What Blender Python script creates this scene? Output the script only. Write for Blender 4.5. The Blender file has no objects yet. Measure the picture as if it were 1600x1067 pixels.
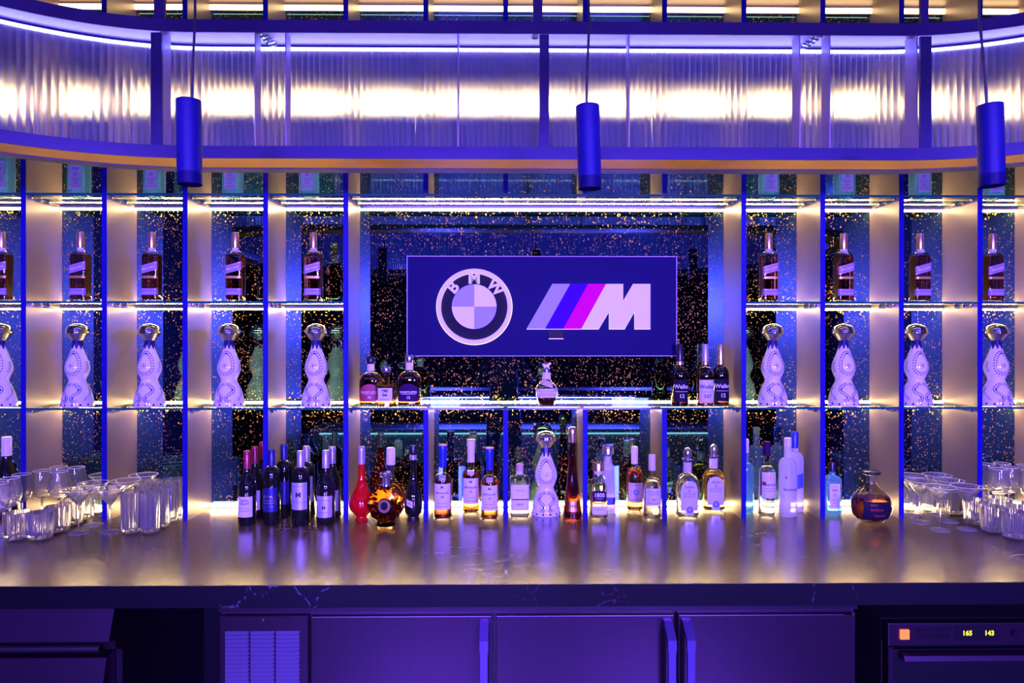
import bpy, bmesh, math, random
from math import sin, cos, pi, radians
from mathutils import Vector, Matrix
random.seed(7)
S = bpy.context.scene
C = S.collection
# ------------------------------------------------------------------ camera
F = 1067.0                      # focal length in pixels of the 1600 wide frame
CX, CD, CZ = -0.1747, 2.8695, 1.6626
HOR = 532.3
cam = bpy.data.cameras.new('camera'); cam.sensor_width = 36; cam.lens = 36 * F / 1600
cam.clip_start = 0.02
co = bpy.data.objects.new('view_camera', cam); C.objects.link(co); S.camera = co
co.location = (CX, -CD, CZ); co.rotation_euler = (pi / 2 - 0.0011, 0, -0.0118)
S.view_settings.view_transform = 'Standard'; S.view_settings.look = 'None'
S.view_settings.gamma = 1; S.view_settings.exposure = 0.0; S.view_settings.use_curve_mapping = False
# ------------------------------------------------------------------ world and room lights
w = bpy.data.worlds.new('night'); S.world = w; w.use_nodes = True
w.node_tree.nodes['Background'].inputs[0].default_value = (0.02, 0.005, 0.3, 1)
w.node_tree.nodes['Background'].inputs[1].default_value = 0.05
def area(name, loc, tgt, sx, sy, col, power):
    l = bpy.data.lights.new(name, 'AREA'); l.shape = 'RECTANGLE'; l.size = sx; l.size_y = sy
    l.color = col; l.energy = power
    o = bpy.data.objects.new(name, l); C.objects.link(o); o.location = loc
    d = Vector(tgt) - Vector(loc); o.rotation_euler = d.to_track_quat('-Z', 'Y').to_euler()
    return o
BLUE = (0.18, 0.095, 1.0)
area('blue_room_light', (-1.05, -6.25, 2.15), (-0.7, 0, 1.5), 0.5, 0.5, BLUE, 720)
area('blue_room_light', (1.6, -6.25, 2.15), (0.7, 0, 1.5), 0.5, 0.5, BLUE, 720)
area('added_blue_fill', (0.1, -4.35, 1.0), (0.0, 0, 2.4), 2.4, 0.05, BLUE, 130)  # added low fill to brighten the upper bottle labels, no actual bar lamp

def P(px, Y, py=None):
    """world x (and z) of a picture point at depth Y"""
    D = Y + CD
    x = CX + ((px - 800) / F + 0.0118) * D
    return x if py is None else (x, CZ + (HOR - py) * D / F)
# ------------------------------------------------------------------ materials
def nm(name):
    m = bpy.data.materials.new(name); m.use_nodes = True
    nt = m.node_tree; nt.nodes.clear()
    return m, nt, nt.nodes.new('ShaderNodeOutputMaterial')
def pm(name, col, rough=0.5, metal=0.0, trans=0.0, ior=1.45, emit=None, es=0.0, coat=0.0, var=0.0, vs=40, bump=0.0, stretch=(1, 1, 1), spec=0.5):
    m, nt, out = nm(name)
    b = nt.nodes.new('ShaderNodeBsdfPrincipled'); nt.links.new(b.outputs[0], out.inputs[0])
    c = (*col, 1)
    b.inputs['Base Color'].default_value = c; b.inputs['Roughness'].default_value = rough
    b.inputs['Metallic'].default_value = metal; b.inputs['Transmission Weight'].default_value = trans
    b.inputs['IOR'].default_value = ior; b.inputs['Coat Weight'].default_value = coat
    b.inputs['Specular IOR Level'].default_value = spec
    if emit: b.inputs['Emission Color'].default_value = (*emit, 1); b.inputs['Emission Strength'].default_value = es
    tc = nt.nodes.new('ShaderNodeTexCoord'); mp = nt.nodes.new('ShaderNodeMapping'); nt.links.new(tc.outputs['Object'], mp.inputs[0])
    mp.inputs['Scale'].default_value = stretch
    nz = nt.nodes.new('ShaderNodeTexNoise'); nz.inputs['Scale'].default_value = vs; nz.inputs['Detail'].default_value = 4
    nt.links.new(mp.outputs[0], nz.inputs[0])
    if var:
        mx = nt.nodes.new('ShaderNodeMix'); mx.data_type = 'RGBA'
        mx.inputs[6].default_value = tuple(v * (1 - var) for v in col) + (1,)
        mx.inputs[7].default_value = tuple(min(1, v * (1 + var)) for v in col) + (1,)
        nt.links.new(nz.outputs[0], mx.inputs[0]); nt.links.new(mx.outputs[2], b.inputs['Base Color'])
    if bump:
        bp = nt.nodes.new('ShaderNodeBump'); bp.inputs['Strength'].default_value = bump; bp.inputs['Distance'].default_value = 0.001
        nt.links.new(nz.outputs[0], bp.inputs['Height']); nt.links.new(bp.outputs[0], b.inputs['Normal'])
    return m
def em(name, col, s):
    m, nt, out = nm(name); e = nt.nodes.new('ShaderNodeEmission')
    e.inputs[0].default_value = (*col, 1); e.inputs[1].default_value = s; nt.links.new(e.outputs[0], out.inputs[0]); return m
def thin(name, col=(1, 1, 1), base=0.04, edge=0.55, rough=0.02, haze=0.0, hcol=(1, 1, 1)):
    """thin clear glass: passes light straight, reflects more at the rim"""
    m, nt, out = nm(name)
    t = nt.nodes.new('ShaderNodeBsdfTransparent'); t.inputs[0].default_value = (*col, 1)
    g = nt.nodes.new('ShaderNodeBsdfGlossy'); g.inputs['Roughness'].default_value = rough
    lw = nt.nodes.new('ShaderNodeLayerWeight'); lw.inputs[0].default_value = 0.35
    ma = nt.nodes.new('ShaderNodeMath'); ma.operation = 'MULTIPLY_ADD'
    nt.links.new(lw.outputs['Fresnel'], ma.inputs[0]); ma.inputs[1].default_value = edge; ma.inputs[2].default_value = base
    mx = nt.nodes.new('ShaderNodeMixShader'); nt.links.new(ma.outputs[0], mx.inputs[0])
    nt.links.new(t.outputs[0], mx.inputs[1]); nt.links.new(g.outputs[0], mx.inputs[2])
    last = mx
    if haze:
        d = nt.nodes.new('ShaderNodeBsdfDiffuse'); d.inputs[0].default_value = (*hcol, 1)
        tr = nt.nodes.new('ShaderNodeBsdfTranslucent'); tr.inputs[0].default_value = (*hcol, 1)
        a = nt.nodes.new('ShaderNodeMixShader'); a.inputs[0].default_value = 0.5
        nt.links.new(d.outputs[0], a.inputs[1]); nt.links.new(tr.outputs[0], a.inputs[2])
        b = nt.nodes.new('ShaderNodeMixShader'); b.inputs[0].default_value = haze
        nt.links.new(mx.outputs[0], b.inputs[1]); nt.links.new(a.outputs[0], b.inputs[2]); last = b
    nt.links.new(last.outputs[0], out.inputs[0]); return m
def mirror_mat():
    m, nt, out = nm('antique_mirror'); L = nt.links.new; N = nt.nodes.new
    g = N('ShaderNodeBsdfGlossy'); g.inputs[0].default_value = (0.05, 0.14, 0.21, 1); g.inputs['Roughness'].default_value = 0.015
    d = N('ShaderNodeBsdfPrincipled'); d.inputs['Base Color'].default_value = (0.50, 0.32, 0.03, 1); d.inputs['Roughness'].default_value = 0.5; d.inputs['Metallic'].default_value = 0.0; d.inputs['Specular IOR Level'].default_value = 0.1
    tc = N('ShaderNodeTexCoord')
    def spots(scale, rad, off):
        mp = N('ShaderNodeMapping'); mp.inputs['Location'].default_value = off; mp.inputs['Scale'].default_value = (1, 1, 0.8)
        L(tc.outputs['Object'], mp.inputs[0])
        v = N('ShaderNodeTexVoronoi'); v.inputs['Scale'].default_value = scale; L(mp.outputs[0], v.inputs['Vector'])
        sc = N('ShaderNodeSeparateColor'); L(v.outputs['Color'], sc.inputs[0])
        r = N('ShaderNodeMath'); r.operation = 'MULTIPLY_ADD'; L(sc.outputs[0], r.inputs[0]); r.inputs[1].default_value = rad * 1.6; r.inputs[2].default_value = -rad * 0.6
        n = N('ShaderNodeTexNoise'); n.inputs['Scale'].default_value = 6; L(mp.outputs[0], n.inputs[0])
        r2 = N('ShaderNodeMath'); r2.operation = 'MULTIPLY'; L(r.outputs[0], r2.inputs[0])
        mr = N('ShaderNodeMapRange'); mr.inputs[1].default_value = 0.35; mr.inputs[2].default_value = 0.65; mr.inputs[3].default_value = 0.5; mr.inputs[4].default_value = 1.0
        L(n.outputs[0], mr.inputs[0]); L(mr.outputs[0], r2.inputs[1])
        c = N('ShaderNodeMath'); c.operation = 'LESS_THAN'; L(v.outputs['Distance'], c.inputs[0]); L(r2.outputs[0], c.inputs[1]); return c
    a = spots(90, 0.42, (0, 0, 0)); b = spots(165, 0.45, (3, 0, 5))
    mx = N('ShaderNodeMath'); mx.operation = 'MAXIMUM'; L(a.outputs[0], mx.inputs[0]); L(b.outputs[0], mx.inputs[1])
    k = N('ShaderNodeMath'); k.operation = 'MULTIPLY'; L(mx.outputs[0], k.inputs[0]); k.inputs[1].default_value = 0.9
    ms = N('ShaderNodeMixShader'); L(k.outputs[0], ms.inputs[0]); L(g.outputs[0], ms.inputs[1]); L(d.outputs[0], ms.inputs[2]); L(ms.outputs[0], out.inputs[0])
    return m
def stone_mat():
    m, nt, out = nm('dark_veined_stone'); L = nt.links.new; N = nt.nodes.new
    b = N('ShaderNodeBsdfPrincipled'); b.inputs['Roughness'].default_value = 0.2; b.inputs['IOR'].default_value = 3.0; b.inputs['Coat Weight'].default_value = 0.0
    tc = N('ShaderNodeTexCoord')
    n1 = N('ShaderNodeTexNoise'); n1.inputs['Scale'].default_value = 3; n1.inputs['Detail'].default_value = 5; L(tc.outputs['Object'], n1.inputs[0])
    mxv = N('ShaderNodeMix'); mxv.data_type = 'RGBA'; mxv.inputs[0].default_value = 0.25; L(tc.outputs['Object'], mxv.inputs[6]); L(n1.outputs['Color'], mxv.inputs[7])
    mp = N('ShaderNodeMapping'); mp.inputs['Rotation'].default_value = (0, 0, 0.6); mp.inputs['Scale'].default_value = (1, 2.2, 1); L(mxv.outputs[2], mp.inputs[0])
    v = N('ShaderNodeTexVoronoi'); v.feature = 'DISTANCE_TO_EDGE'; v.inputs['Scale'].default_value = 7; L(mp.outputs[0], v.inputs['Vector'])
    lt = N('ShaderNodeMapRange'); lt.inputs[1].default_value = 0.0; lt.inputs[2].default_value = 0.022; lt.inputs[3].default_value = 1; lt.inputs[4].default_value = 0; L(v.outputs[0], lt.inputs[0])
    n2 = N('ShaderNodeTexNoise'); n2.inputs['Scale'].default_value = 2.1; L(tc.outputs['Object'], n2.inputs[0])
    mk = N('ShaderNodeMapRange'); mk.inputs[1].default_value = 0.54; mk.inputs[2].default_value = 0.64; L(n2.outputs[0], mk.inputs[0])
    n3 = N('ShaderNodeTexNoise'); n3.inputs['Scale'].default_value = 60; L(tc.outputs['Object'], n3.inputs[0])
    mk3 = N('ShaderNodeMapRange'); mk3.inputs[1].default_value = 0.45; mk3.inputs[2].default_value = 0.6; L(n3.outputs[0], mk3.inputs[0])
    mu = N('ShaderNodeMath'); mu.operation = 'MULTIPLY'; L(lt.outputs[0], mu.inputs[0]); L(mk.outputs[0], mu.inputs[1])
    mu2 = N('ShaderNodeMath'); mu2.operation = 'MULTIPLY'; L(mu.outputs[0], mu2.inputs[0]); L(mk3.outputs[0], mu2.inputs[1])
    mx = N('ShaderNodeMix'); mx.data_type = 'RGBA'; mx.inputs[6].default_value = (0.12, 0.072, 0.03, 1); mx.inputs[7].default_value = (0.6, 0.55, 0.52, 1)
    L(mu2.outputs[0], mx.inputs[0]); L(mx.outputs[2], b.inputs['Base Color'])
    bp = N('ShaderNodeBump'); bp.inputs['Strength'].default_value = 0.06; bp.inputs['Distance'].default_value = 0.002; L(n3.outputs[0], bp.inputs['Height']); L(bp.outputs[0], b.inputs['Normal'])
    L(b.outputs[0], out.inputs[0]); return m
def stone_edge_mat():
    m = stone_mat(); m.name = 'shaded_stone_edge'
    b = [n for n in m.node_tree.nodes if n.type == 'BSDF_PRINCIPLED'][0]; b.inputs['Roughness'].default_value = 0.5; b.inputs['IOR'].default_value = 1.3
    mx = [n for n in m.node_tree.nodes if n.type == 'MIX'][-1]; mx.inputs[6].default_value = (0.003, 0.002, 0.006, 1); mx.inputs[7].default_value = (0.10, 0.09, 0.14, 1)  # darker copy of the slab stone, shade put into its colour
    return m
def reed_mat():
    m, nt, out = nm('reeded_glass'); L = nt.links.new; N = nt.nodes.new
    r = N('ShaderNodeBsdfRefraction'); r.inputs['Roughness'].default_value = 0.64; r.inputs['IOR'].default_value = 1.12; r.inputs[0].default_value = (1, 1, 1, 1)
    d = N('ShaderNodeBsdfDiffuse'); d.inputs[0].default_value = (0.5, 0.42, 1, 1)  # bluish scatter colour, here and below, stands in for blue lamp glow
    t = N('ShaderNodeBsdfTranslucent'); t.inputs[0].default_value = (0.5, 0.42, 1, 1)
    g = N('ShaderNodeBsdfGlossy'); g.inputs['Roughness'].default_value = 0.2
    a = N('ShaderNodeMixShader'); a.inputs[0].default_value = 0.4; L(d.outputs[0], a.inputs[1]); L(t.outputs[0], a.inputs[2])
    b = N('ShaderNodeMixShader'); b.inputs[0].default_value = 0.17; L(r.outputs[0], b.inputs[1]); L(a.outputs[0], b.inputs[2])
    c = N('ShaderNodeMixShader'); c.inputs[0].default_value = 0.16; L(b.outputs[0], c.inputs[1]); L(g.outputs[0], c.inputs[2])
    L(c.outputs[0], out.inputs[0]); return m
def hazy(name, h, tpv=0.0):
    m, nt, out = nm(name); L = nt.links.new
    g = nt.nodes.new('ShaderNodeBsdfGlass'); g.inputs['IOR'].default_value = 1.42; g.inputs['Roughness'].default_value = 0.03
    d = nt.nodes.new('ShaderNodeBsdfDiffuse'); d.inputs[0].default_value = (.85, .85, .9, 1)
    t = nt.nodes.new('ShaderNodeBsdfTranslucent'); t.inputs[0].default_value = (.85, .85, .9, 1)
    a = nt.nodes.new('ShaderNodeMixShader'); a.inputs[0].default_value = 0.5; L(d.outputs[0], a.inputs[1]); L(t.outputs[0], a.inputs[2])
    tp = nt.nodes.new('ShaderNodeBsdfTransparent'); g2 = nt.nodes.new('ShaderNodeMixShader'); g2.inputs[0].default_value = tpv
    L(g.outputs[0], g2.inputs[1]); L(tp.outputs[0], g2.inputs[2])
    b = nt.nodes.new('ShaderNodeMixShader'); b.inputs[0].default_value = h; L(g2.outputs[0], b.inputs[1]); L(a.outputs[0], b.inputs[2]); L(b.outputs[0], out.inputs[0]); return m
WARM = (1.0, 0.66, 0.30)
M = dict(
    taupe=pm('taupe_laminate', (0.185, 0.143, 0.11), 0.36, 0.2, var=0.08, vs=30, stretch=(8, 8, 0.3)),
    edge=pm('blue_lit_edge_band', (0.006, 0.003, 0.20), 0.5, spec=0.15, var=0.05),  # taupe panel fronts with the blue room light put into the colour
    mirror=mirror_mat(), stone=stone_mat(), stonedge=stone_edge_mat(), reed=reed_mat(),
    clear=thin('clear_glass'), reedback=thin('clear_back', base=0.02, edge=0.1),
    shelf=thin('shelf_glass', (0.93, 0.98, 0.95), base=0.03, edge=0.5),
    shelfedge=pm('green_glass_edge', (0.01, 0.10, 0.07), 0.1, var=0.1),
    alu=pm('aluminium', (0.35, 0.33, 0.32), 0.35, 0.9, var=0.05),
    chrome=pm('chrome', (0.85, 0.85, 0.88), 0.08, 1.0, var=0.02),
    led=em('warm_led', WARM, 85), ledtop=em('warm_led_soft', WARM, 8), ledbase=em('warm_led_base', WARM, 42), bled=em('blue_led', (0.13, 0.17, 1.0), 42),
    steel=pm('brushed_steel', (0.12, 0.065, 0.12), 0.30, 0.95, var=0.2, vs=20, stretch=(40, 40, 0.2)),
    steel_d=pm('dark_steel', (0.10, 0.09, 0.11), 0.35, 0.9, var=0.1, vs=20, stretch=(1, 25, 25)),
    rail=pm('blue_lit_steel_rail', (0.045, 0.028, 0.12), 0.45, 0.1, spec=0.3, var=0.06, vs=12),  # blue light falling on the rails is mixed into this colour
    tray=pm('brass_tray', (0.95, 0.46, 0.0), 0.4, 0.2, var=0.05, vs=6),
    lilac=pm('pale_panel', (0.5, 0.36, 0.5), 0.5, var=0.08, vs=10),
    black=pm('black_satin', (0.005, 0.005, 0.008), 0.5, spec=0.2, var=0.1),
    pend=pm('blue_lit_pendant', (0.008, 0.004, 0.11), 0.5, 0.0, spec=0.25, var=0.06),  # black lamp body, blue room light painted into its colour
    cord=pm('black_cord', (0.03, 0.03, 0.04), 0.5, var=0.1, vs=300),
    darkwall=pm('dark_wall', (0.03, 0.03, 0.04), 0.7, var=0.1), floor=pm('dark_floor', (0.04, 0.04, 0.045), 0.35, var=0.2, vs=3),
    ceil=pm('dark_ceiling', (0.05, 0.045, 0.05), 0.8, var=0.1),
    white=pm('white_ceramic', (0.82, 0.8, 0.78), 0.12, coat=0.5, var=0.02), navy=pm('navy_paint', (0.015, 0.012, 0.09), 0.2, var=0.05),
    paper=pm('white_paper', (0.72, 0.70, 0.68), 0.6, var=0.04, vs=80), cream=pm('cream_paper', (0.7, 0.6, 0.42), 0.6, var=0.05),
    silverp=pm('silver_paper', (0.6, 0.6, 0.62), 0.35, 0.5, var=0.05), ink=pm('black_ink', (0.02, 0.02, 0.03), 0.5, var=0.1), goldink=pm('gold_ink', (0.7, 0.45, 0.12), 0.35, 0.6, var=0.1),
    redp=pm('red_paper', (0.35, 0.03, 0.05), 0.5, var=0.1), violetp=pm('violet_paper', (0.32, 0.22, 0.6), 0.5, var=0.06), plum=pm('plum_paper', (0.035, 0.004, 0.05), 0.6, spec=0.1, var=0.06), blackp=pm('black_paper', (0.012, 0.01, 0.02), 0.6, spec=0.1, var=0.1),
    redink=pm('red_ink', (0.5, 0.03, 0.03), 0.5, var=0.1), whiteink=pm('white_ink', (0.8, 0.8, 0.8), 0.5, var=0.03), blueink=pm('blue_ink', (0.06, 0.12, 0.55), 0.5, var=0.1),
    wineglass=pm('near_black_bottle_glass', (0.006, 0.008, 0.006), 0.05, coat=0.6, var=0.1),
    bglass=thin('bottle_glass', (0.97, 0.97, 0.97), base=0.05, edge=0.5), gin=thin('blue_bottle_glass', (0.45, 0.8, 0.95), base=0.06, edge=0.6, haze=0.25, hcol=(0.4, 0.8, 1.0)),
    smoke=thin('smoked_bottle_glass', (0.35, 0.33, 0.4), base=0.08, edge=0.6), brown=thin('brown_bottle_glass', (0.75, 0.4, 0.15), base=0.06, edge=0.5),
    frost=thin('frosted_glass', (0.9, 0.9, 0.95), base=0.05, edge=0.3, rough=0.3, haze=0.6, hcol=(0.85, 0.85, 0.9)),
    ribbed=hazy('ribbed_glass', 0.06), cglass=hazy('stem_glass', 0.035, 0.25), crystal=pm('crystal_glass', (1, 1, 1), 0.0, trans=1, ior=1.47, var=0.005), bowl=thin('fine_bowl_glass', (0.97, 0.97, 1), base=0.04, edge=0.75, rough=0.04, haze=0.05), rimg=thin('painted_rim_glint', (1, 1, 1), base=0.15, edge=0.5, rough=0.15, haze=0.5), footg=thin('glass_foot', (0.97, 0.97, 1), base=0.10, edge=0.6, rough=0.08, haze=0.3),  # rim and foot haze whitens the glass in place of caught light
    whisky=pm('whisky', (0.85, 0.30, 0.05), 0.0, trans=1, ior=1.36, var=0.02), dwhisky=pm('dark_whisky', (0.42, 0.08, 0.012), 0.0, trans=1, ior=1.36, var=0.02), gold=pm('gold_spirit', (0.95, 0.72, 0.25), 0.0, trans=1, ior=1.35, var=0.02),
    orange=pm('orange_spirit', (1.0, 0.42, 0.08), 0.0, trans=1, ior=1.35, var=0.02), water=pm('clear_spirit', (0.97, 0.97, 1), 0.0, trans=1, ior=1.34, var=0.01), bluew=pm('blue_tinted_spirit', (0.55, 0.85, 1), 0.0, trans=1, ior=1.34, var=0.01),
    redglass=pm('red_lacquer_glass', (0.6, 0.004, 0.004), 0.08, coat=0.5, var=0.05), cork=pm('cork_wood', (0.55, 0.38, 0.22), 0.6, var=0.25, vs=60),
    goldcap=pm('gold_cap', (0.85, 0.62, 0.30), 0.25, 0.9, var=0.05), silver=pm('silver_cap', (0.72, 0.72, 0.75), 0.15, 0.95, var=0.05), bluecap=pm('blue_foil', (0.03, 0.05, 0.5), 0.3, 0.5, var=0.05), blackcap=pm('black_cap', (0.015, 0.015, 0.02), 0.25, var=0.1),
    wax=pm('pale_wax', (0.75, 0.7, 0.68), 0.4, var=0.15), redfoil=pm('red_foil', (0.35, 0.04, 0.06), 0.3, 0.4, var=0.08), greyfoil=pm('grey_foil', (0.5, 0.48, 0.52), 0.35, 0.5, var=0.08), navyfoil=pm('navy_foil', (0.03, 0.03, 0.16), 0.3, 0.4, var=0.08),
    board=pm('glossy_sign_board', (0.003, 0.001, 0.055), 0.5, spec=0.08, var=0.12, vs=8, stretch=(1, 1, 12)), signedge=pm('sign_edge', (0.45, 0.3, 0.55), 0.3, var=0.05),  # board colour carries the blue light that falls on it
    acr=pm('white_acrylic', (0.85, 0.85, 0.85), 0.6, spec=0.06, var=0.02, emit=(0.45, 0.5, 1.0), es=0.12), acrb=pm('light_blue_acrylic', (0.42, 0.45, 1.0), 0.6, spec=0.06, var=0.02), acrd=pm('deep_blue_acrylic', (0.06, 0.0, 0.95), 0.6, spec=0.06, var=0.02), acrr=pm('red_acrylic', (0.75, 0.0, 0.22), 0.6, spec=0.06, var=0.02),
    halo=em('sign_return_light', (1.0, 0.82, 0.70), 1.5), digit=em('amber_digits', (1.0, 0.75, 0.03), 3.0), redlamp=em('red_switch_lamp', (1.0, 0.12, 0.05), 3.0), redcore=em('switch_core', (1.0, 0.55, 0.35), 3.0),
    handle=pm('satin_handle', (0.16, 0.11, 0.34), 0.35, 0.5, var=0.05), louvre=pm('louvre_steel', (0.16, 0.13, 0.24), 0.5, 0.2, var=0.05), skin=pm('skin', (0.5, 0.32, 0.24), 0.5, var=0.06), shirt=pm('blue_shirt', (0.08, 0.10, 0.3), 0.8, var=0.15), trouser=pm('dark_trousers', (0.02, 0.02, 0.03), 0.8, var=0.1), hair=pm('dark_hair', (0.02, 0.015, 0.01), 0.6, var=0.2),
    under=em('added_strip_glow', (0.75, 1.0, 0.95), 5), teal=pm('pale_steel', (0.5, 0.6, 0.62), 0.4, 0.5, var=0.1),  # glow for the strip added below the worktop
)
# ------------------------------------------------------------------ mesh helpers
def obj(name, bm, mats, parent=None, loc=None, smooth=False, ang=40, label=None):
    me = bpy.data.meshes.new(name); bm.normal_update(); bm.to_mesh(me); bm.free()
    for m in (mats if isinstance(mats, (list, tuple)) else [mats]): me.materials.append(M[m])
    if smooth:
        for p in me.polygons: p.use_smooth = True
        me.set_sharp_from_angle(angle=radians(ang))
    o = bpy.data.objects.new(name, me); C.objects.link(o)
    if parent: o.parent = parent
    if loc: o.location = loc
    if label: o['label'] = label
    return o
def tag(o, label, cat, group=None, kind=None):
    o['label'] = label; o['category'] = cat
    if group: o['group'] = group
    if kind: o['kind'] = kind
    return o
def thing(name, label, cat, loc=(0, 0, 0), rz=0, group=None):
    o = bpy.data.objects.new(name, None); C.objects.link(o); o.location = loc; o.rotation_euler = (0, 0, rz); o.empty_display_size = 0.05
    return tag(o, label, cat, group)
def dup(root, loc, rz=0, label=None, group=None, sc=None):
    r = root.copy(); C.objects.link(r); r.location = loc; r.rotation_euler = (0, 0, rz)
    if sc: r.scale = sc
    if label: r['label'] = label
    if group: r['group'] = group
    for ch in list(root.children):
        c = ch.copy(); C.objects.link(c); c.parent = r
        for g in ch.children:
            d = g.copy(); C.objects.link(d); d.parent = c
    return r
def box(bm, x0, x1, y0, y1, z0, z1, bev=0, mi=0):
    r = bmesh.ops.create_cube(bm, size=1)
    bmesh.ops.scale(bm, vec=(x1 - x0, y1 - y0, z1 - z0), verts=r['verts'])
    bmesh.ops.translate(bm, vec=((x0 + x1) / 2, (y0 + y1) / 2, (z0 + z1) / 2), verts=r['verts'])
    fs = list({f for v in r['verts'] for f in v.link_faces})
    for f in fs: f.material_index = mi
    if bev:
        es = list({e for v in r['verts'] for e in v.link_edges})
        bmesh.ops.bevel(bm, geom=es, offset=bev, segments=2, profile=0.7, affect='EDGES')
    return fs
def B(name, dims, mat, parent=None, bev=0, **k):
    bm = bmesh.new(); box(bm, *dims, bev=bev); return obj(name, bm, mat, parent, **k)
def sgp(v, e): return math.copysign(abs(v) ** e, v)
def loft(bm, rings, seg=32, rib=0, ribn=0, cap=True, mi=0, x0=0, y0=0):
    rows = []
    for (z, a, b, n) in rings:
        row = []
        for i in range(seg):
            t = 2 * pi * i / seg
            k = 1 + rib * cos(ribn * t) if rib else 1
            row.append(bm.verts.new((x0 + a * k * sgp(cos(t), 2 / n), y0 + b * k * sgp(sin(t), 2 / n), z)))
        rows.append(row)
    for r0, r1 in zip(rows, rows[1:]):
        for i in range(seg):
            f = bm.faces.new((r0[i], r0[(i + 1) % seg], r1[(i + 1) % seg], r1[i])); f.material_index = mi
    if cap:
        bm.faces.new(rows[0][::-1]).material_index = mi; bm.faces.new(rows[-1]).material_index = mi
    return rows
def rnd(prof, n=2): return [(z, r, r, n) for z, r in prof]
def cr(prof, k=5):
    """Catmull-Rom smoothing of (z, r) profile"""
    o = []
    q = [prof[0]] + list(prof) + [prof[-1]]
    for i in range(1, len(q) - 2):
        p0, p1, p2, p3 = q[i - 1], q[i], q[i + 1], q[i + 2]
        for j in range(k):
            t = j / k
            o.append(tuple(0.5 * (2 * b + (c - a) * t + (2 * a - 5 * b + 4 * c - d) * t * t + (3 * b - a - 3 * c + d) * t ** 3) for a, b, c, d in zip(p0, p1, p2, p3)))
    o.append(prof[-1]); return o
def tube(bm, pts, r, seg=8, mi=0):
    pts = [Vector(p) for p in pts]; rows = []
    up = Vector((0, 0, 1))
    for i, p in enumerate(pts):
        d = (pts[min(i + 1, len(pts) - 1)] - pts[max(i - 1, 0)]).normalized()
        a = d.cross(up) if abs(d.dot(up)) < 0.95 else d.cross(Vector((1, 0, 0))); a.normalize(); b = d.cross(a)
        rows.append([bm.verts.new(p + a * r * cos(2 * pi * j / seg) + b * r * sin(2 * pi * j / seg)) for j in range(seg)])
    for r0, r1 in zip(rows, rows[1:]):
        for i in range(seg): bm.faces.new((r0[i], r0[(i + 1) % seg], r1[(i + 1) % seg], r1[i])).material_index = mi
    bm.faces.new(rows[0][::-1]); bm.faces.new(rows[-1]); return rows
def prism(bm, poly, y0, y1, mi=0):
    """poly in (x, z), extruded from y0 to y1"""
    a = [bm.verts.new((x, y0, z)) for x, z in poly]; b = [bm.verts.new((x, y1, z)) for x, z in poly]
    n = len(poly)
    bm.faces.new(a).material_index = mi; bm.faces.new(b[::-1]).material_index = mi
    for i in range(n): bm.faces.new((a[(i + 1) % n], a[i], b[i], b[(i + 1) % n])).material_index = mi
    bmesh.ops.recalc_face_normals(bm, faces=bm.faces)
def extr_x(bm, poly, x0, x1):
    """poly in (y, z), extruded along x"""
    a = [bm.verts.new((x0, y, z)) for y, z in poly]; b = [bm.verts.new((x1, y, z)) for y, z in poly]
    n = len(poly); bm.faces.new(a); bm.faces.new(b[::-1])
    for i in range(n): bm.faces.new((a[(i + 1) % n], a[i], b[i], b[(i + 1) % n]))
    bmesh.ops.recalc_face_normals(bm, faces=bm.faces)
_tc = {}
def text_verts(s, size, bold=0.0, ext=0.0):
    """flat lettering: vertices and faces centred on the origin in x, z"""
    key = (s, size, bold, ext)
    if key in _tc: return _tc[key]
    cu = bpy.data.curves.new('t', 'FONT'); cu.body = s; cu.size = size; cu.align_x = 'CENTER'; cu.align_y = 'CENTER'; cu.offset = bold; cu.extrude = ext; cu.resolution_u = 3
    o = bpy.data.objects.new('t', cu); C.objects.link(o)
    me = bpy.data.meshes.new_from_object(o.evaluated_get(bpy.context.evaluated_depsgraph_get()))
    r = ([tuple(v.co) for v in me.vertices], [tuple(p.vertices) for p in me.polygons])
    bpy.data.objects.remove(o); bpy.data.curves.remove(cu); bpy.data.meshes.remove(me)
    _tc[key] = r; return r
def add_text(bm, s, size, fn, bold=0.0, ext=0.0, mi=0):
    vs, fs = text_verts(s, size, bold, ext)
    vv = [bm.verts.new(fn(x, y, d)) for x, y, d in vs]
    for f in fs:
        try: bm.faces.new([vv[i] for i in f]).material_index = mi
        except ValueError: pass
def interp(rings, z):
    if z <= rings[0][0]: return rings[0][1:]
    for p, q in zip(rings, rings[1:]):
        if p[0] <= z <= q[0] and q[0] > p[0]:
            t = (z - p[0]) / (q[0] - p[0]); return tuple(a + (b - a) * t for a, b in zip(p[1:], q[1:]))
    return rings[-1][1:]
def wrap(rings, off):
    """maps a label point (u, z) on to the front (-y) of a lofted body"""
    def fn(u, z, d=0):
        a, b, n = interp(rings, z)
        if n < 2.3:
            t = u / a; return ((a + off) * sin(t), -(b + off) * cos(t), z)
        q = min(0.999, abs(u / a))
        return (u, -(b * (1 - q ** n) ** (1 / n)) - off, z)
    return fn
def patch(bm, rings, z0, z1, hw, off=0.0006, skew=0.0, nx=14, nz=4, top=None, mi=0, u0=0.0):
    fn = wrap(rings, off); g = []
    for j in range(nz + 1):
        row = []
        for i in range(nx + 1):
            u = -hw + 2 * hw * i / nx; zt = z1
            if top: zt = z1 - top * (1 - math.sqrt(max(0, 1 - (u / hw) ** 2)))
            z = z0 + (zt - z0) * j / nz + skew * u
            row.append(bm.verts.new(fn(u + u0, z)))
        g.append(row)
    for j in range(nz):
        for i in range(nx): bm.faces.new((g[j][i], g[j][i + 1], g[j + 1][i + 1], g[j + 1][i])).material_index = mi
ORD = ['leftmost', 'second', 'third', 'fourth', 'fifth', 'sixth', 'seventh', 'eighth', 'ninth', 'tenth', 'eleventh', 'twelfth']
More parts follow.
